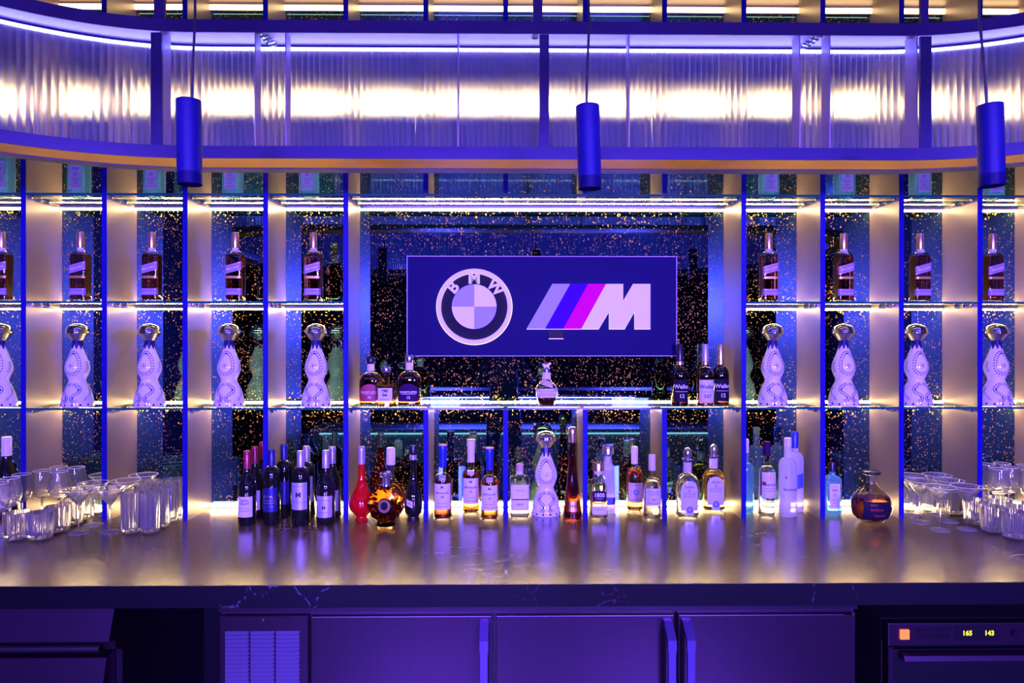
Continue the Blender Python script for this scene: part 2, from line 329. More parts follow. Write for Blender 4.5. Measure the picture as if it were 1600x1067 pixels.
SIDE_L = ['at the left edge of the picture', 'second from the left edge', 'third from the left edge', 'fourth from the left edge', 'in the compartment just left of the sign']
SIDE_R = ['in the compartment just right of the sign', 'third from the right edge', 'second from the right edge', 'at the right edge of the picture']
# ------------------------------------------------------------------ the room
W = 0.335; YM = 0.241
Z0, Z1, Z2, Z3 = 0.91, 1.3827, 1.8282, 2.2798
Z4, Z5 = Z3 + 0.452, Z3 + 0.904
def st(name, dims, mat): o = B(name, dims, mat); o['kind'] = 'structure'; return o
st('floor', (-4.2, 4.2, -6.5, 0.5, -0.1, 0), 'floor')
st('ceiling', (-4.2, 4.2, -6.5, 0.5, 3.36, 3.5), 'ceil')
st('wall_back', (-4.2, 4.2, 0.29, 0.5, 0, 3.36), 'darkwall')
st('wall_left', (-4.3, -4.2, -6.5, 0.5, 0, 3.36), 'darkwall')
st('wall_right', (4.2, 4.3, -6.5, 0.5, 0, 3.36), 'darkwall')
st('wall_front', (-4.2, 4.2, -6.6, -6.5, 0, 3.36), 'darkwall')
# ------------------------------------------------------------------ shelving unit
unit = thing('back_bar_shelving', 'tall taupe shelving unit of open compartments over the stone counter', 'shelving', (0, 0, Z0))
def ub(name, dims, mat, bev=0, par=unit, label=None):
    x0, x1, y0, y1, z0, z1 = dims
    bm = bmesh.new(); box(bm, x0, x1, y0, y1, z0 - Z0, z1 - Z0, bev=bev); return obj(name, bm, mat, par, label=label)
T = 0.0105
ks_full = [-7.5, -6.5, -5.5, -4.5, -3.5, -2.5, 2.5, 3.5, 4.5, 5.5, 6.5]
for k in ks_full:
    d = ub('divider', (k * W - T, k * W + T, 0.002, YM - 0.006, Z0, Z5), 'taupe')
    ub('front_edge', (k * W - T, k * W + T, 0, 0.002, Z0, Z5), 'edge', par=d, label='front edge coloured with the blue room light')
for k in (-1.5, -.5, .5, 1.5):
    for a, b in ((Z0, Z1 - 0.011), (Z3 + 0.001, Z5)):
        d = ub('divider', (k * W - T, k * W + T, 0.004, YM - 0.006, a, b), 'taupe')
        ub('front_edge', (k * W - T, k * W + T, 0.002, 0.004, a, b), 'edge', par=d, label='front edge coloured with the blue room light')
ub('top_panel', (-7.5 * W, 6.5 * W, 0.004, YM - 0.006, Z5, Z5 + 0.02), 'taupe')
ub('back_panel', (-7.5 * W, 6.5 * W, YM, 0.285, Z0, 3.3), 'darkwall')
bays = [(k, k + 1) for k in (-7.5, -6.5, -5.5, -4.5, -3.5)] + [(-2.5, 2.5)] + [(k, k + 1) for k in (2.5, 3.5, 4.5, 5.5)]
bay_txt = SIDE_L + ['behind the sign'] + SIDE_R
def chain(x, s, z):
    """chrome clips joined by a lead, running front to back on a divider side"""
    bm = bmesh.new()
    ys = [0.02, 0.075, 0.13]
    for y in ys:
        tube(bm, [(x, y, z), (x + s * 0.012, y, z)], 0.0042, 8)
        box(bm, min(x, x + s * 0.014), max(x, x + s * 0.014), y - 0.002, y + 0.002, z - 0.008, z + 0.006)
        box(bm, min(x, x + s * 0.006), max(x, x + s * 0.006), y - 0.008, y + 0.008, z - 0.003, z + 0.001)
    pts = []
    for a, b in zip(ys + [0.17], ys[1:] + [0.2]):
        for j in range(4): t = j / 4; pts.append((x + s * 0.008, a + (b - a) * t, z - 0.003 - 0.004 * sin(pi * t)))
    tube(bm, pts, 0.0012, 6)
    bmesh.ops.translate(bm, vec=(0, 0, -Z0), verts=bm.verts)
    obj('shelf_clip_row', bm, 'chrome', unit, smooth=True, label='chrome clips joined by a lead')
for bi, (ka, kb) in enumerate(bays):
    xa, xb = ka * W + T + 0.0005, kb * W - T - 0.0005
    ub('mirror', (xa - T, xb + T, YM - 0.005, YM - 0.0005, Z0, Z5), 'mirror', label='dark speckled mirror panel')
    for zi, z in enumerate((Z1, Z2, Z3, Z4)):
        if z == Z2 and bi == 5: continue
        pr = ub('led_profile', (xa, xb, YM - 0.020, YM - 0.006, z - 0.020, z + 0.002), 'alu')
        ub('diffuser', (xa + .001, xb - .001, YM - 0.018, YM - 0.007, z + 0.002, z + 0.005), 'led', par=pr, label='glowing warm white strip')
        ub('diffuser', (xa + .001, xb - .001, YM - 0.020, YM - 0.007, z - 0.026, z - 0.020), 'led', par=pr, label='glowing warm white strip')
        if ka < 0: chain(xa, 1, z - 0.016)
        if kb > 0: chain(xb, -1, z - 0.016)
        # glass shelf
        bm = bmesh.new(); fs = box(bm, xa, xb, 0.003, YM - 0.022, -0.005, 0.005)
        for f in bm.faces:
            if abs(f.normal.z) < 0.5: f.material_index = 1
        row = ['lowest', 'second lowest', 'third', 'highest'][zi] if bi != 5 else ['lower long', '', 'upper long', 'topmost long'][zi]
        g = obj('glass_shelf', bm, ['shelf', 'shelfedge'], loc=(0, 0, z - 0.005))
        tag(g, '%s clear glass shelf, %s' % (row, bay_txt[bi]), 'shelf', 'glass shelves of the back bar')
    pr = ub('led_profile', (xa, xb, YM - 0.022, YM - 0.006, Z5 - 0.034, Z5 - 0.001), 'alu')
    ub('diffuser', (xa, xb, YM - 0.028, YM - 0.022, Z5 - 0.034, Z5 - 0.012), 'ledtop', par=pr, label='glowing warm white strip')
    pr = ub('led_profile', (xa, xb, YM - 0.018, YM - 0.006, Z0 + 0.0005, Z0 + 0.006), 'alu')
for ka, kb in [(k, k + 1) for k in (-7.5, -6.5, -5.5, -4.5, -3.5, -2.5, -1.5, -.5, .5, 1.5, 2.5, 3.5, 4.5, 5.5)]:
    xa, xb = ka * W + T + 0.0005, kb * W - T - 0.0005
    pr = ub('base_led_profile', (xa, xb, YM - 0.018, YM - 0.0065, Z0 + 0.006, Z0 + 0.02), 'alu')
    ub('diffuser', (xa + .001, xb - .001, YM - 0.022, YM - 0.018, Z0 + 0.005, Z0 + 0.021), 'ledbase', par=pr, label='glowing warm white strip')
# ------------------------------------------------------------------ counter and the machines under it
YC = -0.7637
ct = tag(B('stone_countertop', (-3.4, 3.2, YC + 0.006, 0.285, 0.8416, Z0), 'stone'), 'long dark veined stone countertop carrying all bottles and glasses', 'countertop')
B('front_edge', (-3.4, 3.2, YC, YC + 0.006, 0.8416, Z0), 'stonedge', ct, bev=0.0012, label='front edge of the slab with shade in its colour')
tag(B('counter_support', (-3.3, 3.1, -0.10, 0.28, 0.0, 0.8416), 'black'), 'black recess panel standing under the stone countertop', 'counter base')
def px(p, Y=-0.74): return P(p, Y)
YF = -0.735
fr = thing('undercounter_refrigerator', 'long stainless three door refrigerator with louvred grille below the counter', 'refrigerator', (px(843), 0, 0))
ox = px(843)
def fb(name, x0, x1, y0, y1, z0, z1, mat, bev=0, par=fr, **k): return B(name, (x0 - ox, x1 - ox, y0, y1, z0, z1), mat, par, bev, **k)
zt = CZ - (961 - HOR) * (CD + YF) / F
fb('cabinet', px(341), px(1346), YF + 0.03, -0.105, 0.09, 0.838, 'steel_d')
fb('top_rail', px(341), px(1346), YF + 0.004, YF + 0.03, zt + 0.012, 0.838, 'steel', label='brushed steel top rail')
for a, b, hs in ((487, 768, 1), (775, 1054, 1), (1061, 1340, -1)):
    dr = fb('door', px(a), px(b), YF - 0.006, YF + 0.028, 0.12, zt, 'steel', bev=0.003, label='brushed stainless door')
    hx = px(b) - 0.022 if hs > 0 else px(a) + 0.022
    bm = bmesh.new()
    extr_x(bm, [(YF - 0.006, zt - 0.012), (YF - 0.02, zt - 0.012), (YF - 0.075, zt - 0.05), (YF - 0.075, zt - 0.085), (YF - 0.062, zt - 0.085), (YF - 0.062, zt - 0.055), (YF - 0.006, zt - 0.03)], hx - 0.013 - ox, hx + 0.013 - ox)
    box(bm, hx - 0.011 - ox, hx + 0.011 - ox, YF - 0.075, YF - 0.062, zt - 0.5, zt - 0.085)
    box(bm, hx - 0.011 - ox, hx + 0.011 - ox, YF - 0.075, YF - 0.006, zt - 0.53, zt - 0.5)
    obj('door_handle', bm, 'handle', dr)
gx0, gx1 = px(345), px(481)
gp = fb('compressor_panel', gx0, gx1, YF, YF + 0.012, 0.12, zt, 'steel', label='brushed steel panel behind the louvres')
bm = bmesh.new(); n = 22
c0, c1 = px(352), px(470)
zg = CZ - (984 - HOR) * (CD + YF) / F
for i in range(n):
    z = zg - i * 0.0128
    for j in range(3):
        a = c0 + (c1 - c0) * j / 3 + 0.002; b = c0 + (c1 - c0) * (j + 1) / 3 - 0.002
        v = [bm.verts.new(q) for q in ((a - ox, YF - 0.001, z), (b - ox, YF - 0.001, z), (b - ox - .002, YF - 0.012, z - 0.007), (a - ox + .004, YF - 0.012, z - 0.007), (a - ox, YF - 0.001, z - 0.0078), (b - ox, YF - 0.001, z - 0.0078))]
        bm.faces.new((v[0], v[3], v[2], v[1])); bm.faces.new((v[3], v[4], v[5], v[2])); bm.faces.new((v[0], v[4], v[3])); bm.faces.new((v[1], v[2], v[5]))
obj('louvre_grille', bm, 'louvre', fr, label='rows of raised steel louvres')
bm = bmesh.new(); tube(bm, [((c0 + c1) / 2 - ox, YF, zt - 0.013), ((c0 + c1) / 2 - ox, YF - 0.004, zt - 0.013)], 0.004, 12); obj('screw', bm, 'chrome', fr)
for s in (0.02, 0.98):
    bm = bmesh.new(); x = px(341) + (px(1346) - px(341)) * s - ox
    tube(bm, [(x, -0.65, 0), (x, -0.65, 0.09)], 0.022, 12); obj('foot', bm, 'black', fr)
# hinge bracket at the right end
bm = bmesh.new(); hxx, hzz = P(1332, YF - 0.01, 962)
tube(bm, [(hxx - 0.02 - ox, YF - 0.012, hzz), (hxx + 0.004 - ox, YF - 0.012, hzz - 0.003)], 0.0022, 8)
tube(bm, [(hxx + 0.008 - ox, YF - 0.012, hzz - 0.006), (hxx + 0.008 - ox, YF - 0.012, hzz + 0.004)], 0.005, 10); obj('hinge', bm, 'chrome', fr)
# ice chest, left
ib = thing('ice_chest', 'sloping stainless ice chest with a dark pull under the counter, left corner', 'ice chest', (0, 0, 0))
xa, xb = -2.3, P(184, -0.74)
bm = bmesh.new()
extr_x(bm, [(-0.2, 0.835), (-0.745, 0.835), (-0.775, 0.745), (-0.74, 0.735), (-0.735, 0.705), (-0.70, 0.69), (-0.70, 0.09), (-0.2, 0.09)], xa, xb)
obj('body', bm, 'steel', ib)
bm = bmesh.new(); extr_x(bm, [(-0.722, 0.69), (-0.752, 0.686), (-0.80, 0.5), (-0.80, 0.14), (-0.705, 0.14), (-0.705, 0.69)], xa, xb - 0.02)
obj('front_door', bm, 'steel', ib)
bm = bmesh.new(); tube(bm, [(xa, -0.768, 0.722), (xb - 0.03, -0.768, 0.722)], 0.012, 12); box(bm, xb - 0.045, xb - 0.03, -0.768, -0.735, 0.715, 0.728); obj('pull_handle', bm, 'steel_d', ib, smooth=True)
for x in (xa + 0.1, xb - 0.1):
    bm = bmesh.new(); tube(bm, [(x, -0.6, 0), (x, -0.6, 0.09)], 0.02, 12); obj('foot', bm, 'black', ib)
# dishwasher, right
dx0 = P(1392, -0.74); dx1 = dx0 + 0.62
dw = thing('glass_washer', 'stainless undercounter glass washer with amber temperature digits and red switch', 'dishwasher', (dx0, 0, 0))
z_t = CZ - (977 - HOR) * (CD - 0.74) / F; z_m = CZ - (1013 - HOR) * (CD - 0.74) / F
B('body', (0, 0.62, -0.70, -0.13, 0.09, z_t), 'steel_d', dw, bev=0.002)
cpn = B('control_panel', (0, 0.62, -0.74, -0.70, z_m, z_t), 'steel', dw, bev=0.003)
dd = B('door', (0.02, 0.60, -0.735, -0.70, 0.12, z_m - 0.012), 'black', dw, bev=0.003)
B('door_frame', (0.002, 0.018, -0.737, -0.70, 0.12, z_m - 0.004), 'steel', dw)
bm = bmesh.new(); extr_x(bm, [(-0.735, z_m - 0.014), (-0.765, z_m - 0.02), (-0.77, z_m - 0.034), (-0.762, z_m - 0.036), (-0.735, z_m - 0.026)], 0.035, 0.585); obj('pull_handle', bm, 'steel', dd)
def dwp(p): return P(p, -0.742) - dx0
def dwz(q): return CZ - (q - HOR) * (CD - 0.742) / F
B('rocker_switch', (dwp(1411), dwp(1425), -0.745, -0.74, dwz(1002), dwz(987)), 'redlamp', cpn, bev=0.001, label='glowing red rocker switch')
B('badge', (dwp(1437), dwp(1490), -0.7425, -0.74, dwz(991), dwz(986)), 'black', cpn)
def flat(x, z, y): return lambda u, v, d=0: (x + u, y - d, z + v)
bm = bmesh.new(); add_text(bm, 'Champion', 0.026, flat(dwp(1464), dwz(997), -0.7412), bold=0.0005); obj('lettering', bm, 'black', cpn)
B('display', (dwp(1499), dwp(1569), -0.743, -0.74, dwz(1004), dwz(982)), 'black', cpn, bev=0.001, label='black display window')
for s, pp in (('165', 1517), ('143', 1552)):
    bm = bmesh.new(); add_text(bm, s, 0.021, flat(dwp(pp), dwz(993), -0.7436), bold=0.0004); obj('digits', bm, 'digit', cpn, label='glowing amber digits ' + s)
bm = bmesh.new(); tube(bm, [(dwp(1592), -0.74, dwz(992)), (dwp(1592), -0.752, dwz(992))], 0.01, 16); obj('knob', bm, 'black', cpn)
for x in (0.06, 0.56):
    bm = bmesh.new(); tube(bm, [(x, -0.6, 0), (x, -0.6, 0.09)], 0.02, 12); obj('foot', bm, 'black', dw)
# ------------------------------------------------------------------ hanging canopy (a racetrack loop over the aisle)
cc, hh, R = -0.025, 1.19, 0.85
yN, yFar = -0.57, -2.92
segs = [('l', (cc - hh, yN), (1, 0), 2 * hh), ('a', (cc + hh, yN - R), pi / 2, R * pi / 2), ('l', (cc + hh + R, yN - R), (0, -1), (yN - R) - (yFar + R)),
        ('a', (cc + hh, yFar + R), 0, R * pi / 2), ('l', (cc + hh, yFar), (-1, 0), 2 * hh), ('a', (cc - hh, yFar + R), -pi / 2, R * pi / 2),
        ('l', (cc - hh - R, yFar + R), (0, 1), (yN - R) - (yFar + R)), ('a', (cc - hh, yN - R), pi, R * pi / 2)]
LEN = sum(s[3] for s in segs)
def track(s, off):
    s = s % LEN
    for k, p, d, l in segs:
        if s <= l + 1e-9:
            if k == 'l':
                n = (-d[1], d[0]); return (p[0] + d[0] * s + n[0] * off, p[1] + d[1] * s + n[1] * off)
            a = d - s / R; return (p[0] + (R + off) * cos(a), p[1] + (R + off) * sin(a))
        s -= l
    return track(0, off)
def sweep(bm, prof, s0, s1, ds, closed=False, rib=None, mats=None):
    n = max(2, int(round((s1 - s0) / ds))); rows = []
    for i in range(n if closed else n + 1):
        s = s0 + (s1 - s0) * i / n; row = []
        for j, (o, z) in enumerate(prof):
            oo = o + (rib[0] * abs(sin(pi * s / rib[1])) if rib and j in (0, 3) else 0)
            x, y = track(s, oo); row.append(bm.verts.new((x, y, z)))
        rows.append(row)
    m = len(prof); N_ = len(rows)
    for i in range(N_ if closed else N_ - 1):
        a, b = rows[i], rows[(i + 1) % N_]
        for j in range(m):
            f = bm.faces.new((a[j], b[j], b[(j + 1) % m], a[(j + 1) % m]))
            if mats: f.material_index = mats[j]
    if not closed:
        bm.faces.new(rows[0]); bm.faces.new(rows[-1][::-1])
    bmesh.ops.recalc_face_normals(bm, faces=bm.faces)
can = thing('hanging_canopy', 'long rounded steel canopy with reeded glass and blue strip light over the bar', 'canopy')
zb0, zb1, zt0, zt1 = CZ + 0.612, CZ + 0.653, CZ + 1.035, CZ + 1.076
DEP = 0.20
def sw(name, prof, mat, ds=0.04, smooth=True, s0=0, s1=None, par=can, label=None, **k):
    bm = bmesh.new(); full = s1 is None
    sweep(bm, prof, s0, LEN if full else s1, ds, closed=full, **k); return obj(name, bm, mat, par, smooth=smooth, label=label)
rect = lambda o0, o1, z0, z1: [(o0, z0), (o1, z0), (o1, z1), (o0, z1)]
sw('bottom_rail', rect(0, 0.006, zb0, zb1), 'rail')
sw('bottom_tray', rect(0.006, 0.135, zb0 + 0.002, zb0 + 0.008), 'tray', label='warm brass coloured underside')
sw('rear_bottom_rail', rect(0.135, 0.195, zb0 - 0.001, zb0 + 0.02), 'rail')
sw('top_rail', rect(0, 0.006, zt0, zt1), 'rail')
sw('top_panel', rect(0.006, DEP, zt1 - 0.012, zt1 - 0.004), 'lilac', label='pale panel lit from below')
sw('rear_top_rail', rect(DEP - 0.03, DEP, zt0 + 0.0, zt1 - 0.012), 'rail')
sw('led_profile', rect(DEP - 0.05, DEP - 0.03, zt0 - 0.002, zt0 + 0.014), 'lilac')
sw('blue_led_strip', rect(DEP - 0.058, DEP - 0.05, zt0 + 0.0, zt0 + 0.009), 'bled', label='glowing blue white strip')
# breakpoints of the glass panes along the near side
def s_of(p, Y=-0.43): return P(p, Y) - (cc - hh)
brk = [s_of(q) for q in (258, 403, 452, 651, 716, 982, 1016, 1247, 1294, 1432)]
corner = LEN - R * pi / 2
allb = [-R * pi / 2 * 1.0, -R * pi / 4] + brk + [2 * hh + R * pi / 4, 2 * hh + R * pi / 2]
endb = LEN - R * pi / 2
far = [allb[-1] + (endb - allb[-1]) * i / 8 for i in range(1, 9)]
bs = allb + far
PITCH = 0.0205
for a, b in zip(bs, bs[1:]):
    near = b <= allb[-1] + 1e-6
    sw('glass_pane', rect(DEP - 0.085, DEP - 0.075, zb1 - 0.035, zt0 - 0.012), ['reed', 'reedback'], ds=0.0027 if near else 0.005, s0=a + 0.0008, s1=b - 0.0008, rib=(-0.005, PITCH), mats=[1, 1, 1, 0], label='pane of reeded glass', smooth=False)
for q, dd_ in ((403, .05), (450, .05), (716, .05), (982, .05), (1247, .06), (1294, .06), (1428, .07), (262, .07)):
    x = P(q, -0.5); bm = bmesh.new(); box(bm, x - 0.002, x + 0.002, -0.465 - dd_, -0.465, zb0 + 0.008, zt1 - 0.012); obj('fin', bm, 'lilac', can, label='thin upright steel fin')
for q, wd in ((247, 0.036), (850.5, 0.032), (1452, 0.038)):
    x = P(q, -0.565)
    bm = bmesh.new(); box(bm, x - wd / 2, x + wd / 2, -0.563, -0.553, zb1, zt0); obj('upright', bm, 'rail', can, label='flat steel upright')
for q, wd in ((255, 0.036), (840, 0.032), (1446, 0.026)):
    x = P(q, -0.55)
    bm = bmesh.new(); box(bm, x - wd / 2, x + wd / 2, -0.562, -0.55, zt1, 3.36); obj('hanger', bm, 'rail', can, label='flat steel hanger reaching the ceiling')
for q in (410, 1278):
    x = P(q, -0.48); bm = bmesh.new()
    sg = 1 if q < 800 else -1
    for dx in (0, 0.02):
        tube(bm, [(x + sg * dx, -0.55, zt1 - 0.016), (x + sg * (dx + 0.01), -0.41, zt1 - 0.016)], 0.0035, 6)
    for i in range(5): tube(bm, [(x + sg * (0.002 + .002 * i), -0.53 + .025 * i, zt1 - 0.03), (x + sg * (0.03 + .002 * i), -0.525 + .025 * i, zt1 - 0.02)], 0.004, 6)
    obj('cable_bracket', bm, 'chrome', can, smooth=True, label='bright bracket with gathered cable')
for q in (265, 836, 1425):
    x = P(q, -0.5); bm = bmesh.new(); tube(bm, [(x, -0.50, zt1 - 0.012), (x, -0.50, zt1 - 0.026)], 0.012, 14); obj('bolt', bm, 'chrome', can)
# ------------------------------------------------------------------ pendants
for i, (q, tp, bt, lab) in enumerate(((299.5, 159, 290, 'left'), (922, 165, 295, 'middle'), (1556, 161, 289, 'right'))):
    Y = -1.14; D = Y + CD; x, zb = P(q, Y, bt); H = (bt - tp) * D / F; r = 18.3 * D / F
    t = thing('pendant_lamp', 'matte black cylinder pendant lamp on a cord, the %s of three' % lab, 'lamp', (x, Y, zb), 0, 'cylinder pendants')
    t.rotation_euler = (0, radians((-0.8, -1.6, -1.5)[i]), 0)
    bm = bmesh.new(); loft(bm, rnd([(0.0, r), (0, r), (H - .001, r), (H, r - .001)]), 48)
    bm.faces.ensure_lookup_table()
    bot = [f for f in bm.faces if len(f.verts) > 10 and f.calc_center_median().z < 0.001]
    e = bmesh.ops.inset_region(bm, faces=bot, thickness=0.002); bmesh.ops.translate(bm, vec=(0, 0, 0.03), verts=bot[0].verts)
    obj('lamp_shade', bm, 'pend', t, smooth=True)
    bm = bmesh.new(); pts = []
    top = 3.355 - zb
    dx = (0.019, -0.008, -0.017)[i]
    amp = (0.010, 0.014, -0.012)[i]
    for j in range(31):
        u = j / 30; z = H + (top - H) * u
        pts.append((dx * 0.4 + amp * (math.exp(-((u - .22) / .13) ** 2)) + dx * 0.5 * u, 0, z))
    tube(bm, pts, 0.0033, 8); obj('cord', bm, 'cord', t, smooth=True)
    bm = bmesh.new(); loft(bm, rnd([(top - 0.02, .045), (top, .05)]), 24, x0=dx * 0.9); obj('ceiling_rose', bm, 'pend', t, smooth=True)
# ------------------------------------------------------------------ the sign
YS = 0.095
def sp(p, q, Y=YS): return P(p, Y, q)
sx0, sz1 = sp(637, 401); sx1, sz0 = sp(1057.5, 555.5)
sgx, sgz = (sx0 + sx1) / 2, sz0
sign = thing('logo_sign', 'dark glossy sign board with a round car badge and striped letter M', 'sign', (sgx, YS, sgz))
def lp(p, q, Y): x, z = P(p, Y, q); return x - sgx, z - sgz
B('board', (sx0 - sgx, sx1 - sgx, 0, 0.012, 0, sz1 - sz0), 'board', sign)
bm = bmesh.new(); e = 0.0028; hs_ = sz1 - sz0; hw_ = (sx1 - sx0) / 2
for d in ((-hw_ - e, hw_ + e, -e, 0), (-hw_ - e, hw_ + e, hs_, hs_ + e), (-hw_ - e, -hw_, 0, hs_), (hw_, hw_ + e, 0, hs_)): box(bm, d[0], d[1], -0.001, 0.013, d[2], d[3])
obj('board_edge', bm, 'signedge', sign, label='thin violet edge of the board')
for sx in (-.5, .5):
    for sz in (0.06, hs_ - .06):
        bm = bmesh.new(); tube(bm, [(sx, 0.012, sz), (sx, YM - 0.0055 - YS, sz)], 0.008, 12); obj('standoff', bm, 'chrome', sign, smooth=True)
yl = -0.02
bcx, bcz = lp(741, 479, YS + yl); RR = 59 * (CD + YS + yl) / F
def ringm(bm, r0, r1, y0, y1, dx=0, dz=0, n=72, a0=0, a1=2 * pi):
    vs = []
    full = abs(a1 - a0 - 2 * pi) < 1e-6; m = n if full else n + 1
    for i in range(m):
        a = a0 + (a1 - a0) * i / n; c, s = cos(a), sin(a)
        vs.append([bm.verts.new((bcx + dx + r * c, y, bcz + dz + r * s)) for r, y in ((r0, y0), (r1, y0), (r1, y1), (r0, y1))])
    for i in range(n):
        a, b = vs[i], vs[(i + 1) % m]
        for j in range(4):
            bm.faces.new((a[j], b[j], b[(j + 1) % 4], a[(j + 1) % 4]))
    bmesh.ops.recalc_face_normals(bm, faces=bm.faces)
bm = bmesh.new(); ringm(bm, RR * 0.88, RR, yl, yl + .004); bg = obj('badge_ring', bm, 'acr', sign, label='pale lit outer ring of the badge')
bm = bmesh.new(); ringm(bm, RR * 0.885, RR * 1.012, yl + .0045, yl + .014, dx=.0003, dz=-.0012); obj('ring_return', bm, 'halo', bg, label='glowing rim behind the ring')
for k, mt in ((0, 'acr'), (1, 'acrb'), (2, 'acr'), (3, 'acrb')):
    bm = bmesh.new(); r_ = RR * 0.592
    pl = [(bcx, bcz)] + [(bcx + r_ * cos(pi / 2 * k + pi / 2 * j / 16), bcz + r_ * sin(pi / 2 * k + pi / 2 * j / 16)) for j in range(17)]
    prism(bm, pl, yl, yl + .004); obj('badge_quadrant', bm, mt, sign, label='light blue quarter of the badge' if mt == 'acrb' else 'white quarter of the badge')
for ch, ang in (('B', 48), ('M', 0), ('W', -48)):
    bm = bmesh.new(); a = radians(ang); rr = RR * 0.742
    def fn(u, v, d, a=a): return (bcx + (-sin(a)) * (rr + v) + cos(a) * u, yl - .001 - d, bcz + cos(a) * (rr + v) + sin(a) * u)
    add_text(bm, ch, RR * 0.42, fn, bold=RR * 0.015, ext=0.002); obj('badge_letter', bm, 'acr', sign)
bm = bmesh.new(); ringm(bm, RR * 0.6, RR * 0.88, YS * 0 - 0.0015, 0.0); obj('badge_back_ring', bm, 'blackp', sign, label='dark band between ring and quarters')
def poly(pts, mat, label, name='logo_stripe'):
    bm = bmesh.new(); pp = [lp(a, b, YS + yl) for a, b in pts]; prism(bm, pp, yl, yl + .004); o = obj(name, bm, mat, sign, label=label)
    bm = bmesh.new(); prism(bm, [(a + .0006, b - .0016) for a, b in pp], yl + .0045, yl + .014); obj('return', bm, 'halo', o, label='glowing rim behind the face'); return o
yt, yb = 443.3, 513.9
for a, b, mt, lb in ((863, 822.7, 'acrb', 'light blue slanted stripe'), (891, 851.3, 'acrd', 'deep blue slanted stripe'), (919, 879.8, 'acrr', 'red slanted stripe')):
    poly([(a, yt), (a + 28.2, yt), (b + 28.6, yb), (b, yb)], mt, lb)
poly([(947, yt), (974.2, yt), (974.2, 469.5), (989.5, yt), (1016.8, yt), (1016.8, yb), (992.3, yb), (992.3, 486), (976.5, yb), (952.2, yb), (952.2, 486), (935.7, yb), (908.4, yb)], 'acr', 'white slanted letter M', 'logo_letter')
bm = bmesh.new(); a = lp(857, 529, YS); b = lp(880, 514, YS); box(bm, a[0], b[0], -0.012, 0, a[1], b[1]); obj('dark_box', bm, 'black', sign)  # small dark box on the board face
bm = bmesh.new(); box(bm, a[0], b[0], -0.0125, -0.010, a[1] - .002, a[1] + .0005); obj('box_lip', bm, 'goldcap', sign)
# ------------------------------------------------------------------ bottles
def body(a, b, n, hb, hs, nr, H, kind='round', fr=0.006, k=8):
    """rings of a bottle: body to hb, shoulder of height hs, neck radius nr up to H"""
    rg = [(0, a * .86, b * .86, n), (fr * .4, a * .96, b * .96, n), (fr, a, b, n), (hb, a, b, n)]
    for i in range(1, k + 1):
        t = i / k
        if kind == 'round': q = 1 - math.sqrt(max(0, 1 - t * t)); 
        elif kind == 'slope': q = (1 - cos(pi * t)) / 2
        else: q = t
        zz = hb + hs * (t if kind != 'round' else sin(t * pi / 2) ) if kind != 'round' else hb + hs * sin(t * pi / 2)
        if kind == 'round': q = 1 - cos(t * pi / 2)
        nn = n + (2 - n) * t
        rg.append((zz, a + (nr - a) * q, b + (nr - b) * q, nn))
    rg.append((H, nr, nr, 2)); return rg
def bottle(name, label, rg, glass, liquid=None, level=None, caps=(), labels=(), base=0.008, group=None, cat='bottle', seg=40, flat_shade=False, inset=0.003):
    """caps: (part name, [(z, r)], material); labels: dict(z0, z1, hw, mat, text=[(s, size, z, mat)])"""
    t = thing(name, label, cat, (0, 0, 0), 0, group)
    bm = bmesh.new(); loft(bm, rg, seg); obj('glass_body', bm, glass, t, smooth=not flat_shade)
    if liquid:
        lr = []
        for (z, a, b, n) in rg:
            if z < base or z > level: continue
            lr.append((z, a - inset, b - inset, n))
        i0 = interp(rg, base); i1 = interp(rg, level)
        lr = [(base, i0[0] * .85 - inset, i0[1] * .85 - inset, i0[2]), (base + .004, i0[0] - inset, i0[1] - inset, i0[2])] + [q for q in lr if base + .004 < q[0] < level] + [(level, i1[0] - inset, i1[1] - inset, i1[2])]
        bm = bmesh.new(); loft(bm, lr, seg); obj('liquid', bm, liquid, t, smooth=not flat_shade)
    for nm_, pr, mt in caps:
        bm = bmesh.new(); loft(bm, rnd(pr) if len(pr[0]) == 2 else pr, 24); obj(nm_, bm, mt, t, smooth=True)
    for L_ in labels:
        bm = bmesh.new(); patch(bm, rg, L_['z0'], L_['z1'], L_['hw'], off=L_.get('off', 0.0007), skew=L_.get('skew', 0), top=L_.get('top'), u0=L_.get('u0', 0))
        lo = obj(L_.get('name', 'paper_label'), bm, L_['mat'], t, label=L_.get('label'))
        if L_.get('text'):
            groups = {}
            for (s, size, z, mt) in L_['text']: groups.setdefault(mt, []).append((s, size, z))
            for mt, ls in groups.items():
                bm = bmesh.new(); f0 = wrap(rg, L_.get('off', 0.0007) + 0.0005); sk = L_.get('skew', 0); uu = L_.get('u0', 0)
                for s, size, z in ls:
                    if s == '-':   # rule line
                        patch(bm, rg, z, z + 0.0014, size, off=L_.get('off', 0.0007) + 0.0005, skew=sk, nz=1, u0=uu)
                    else: add_text(bm, s, size, lambda u, v, d, z=z: f0(u + uu, z + v + sk * u), bold=size * 0.02)
                obj('lettering', bm, mt, lo)
    return t
def put(root, first, x, y, z, rz=0, label=None, sc=None):
    if first:
        root.location = (x, y, z); root.rotation_euler = (0, 0, rz)
        if label: root['label'] = label
        if sc: root.scale = sc
        return root
    return dup(root, (x, y, z), rz, label, sc=sc)
def onc(pxx, pyy):
    """counter position under a picture point"""
    D = (CZ - Z0) * F / (pyy - HOR); return P(pxx, D - CD), D - CD
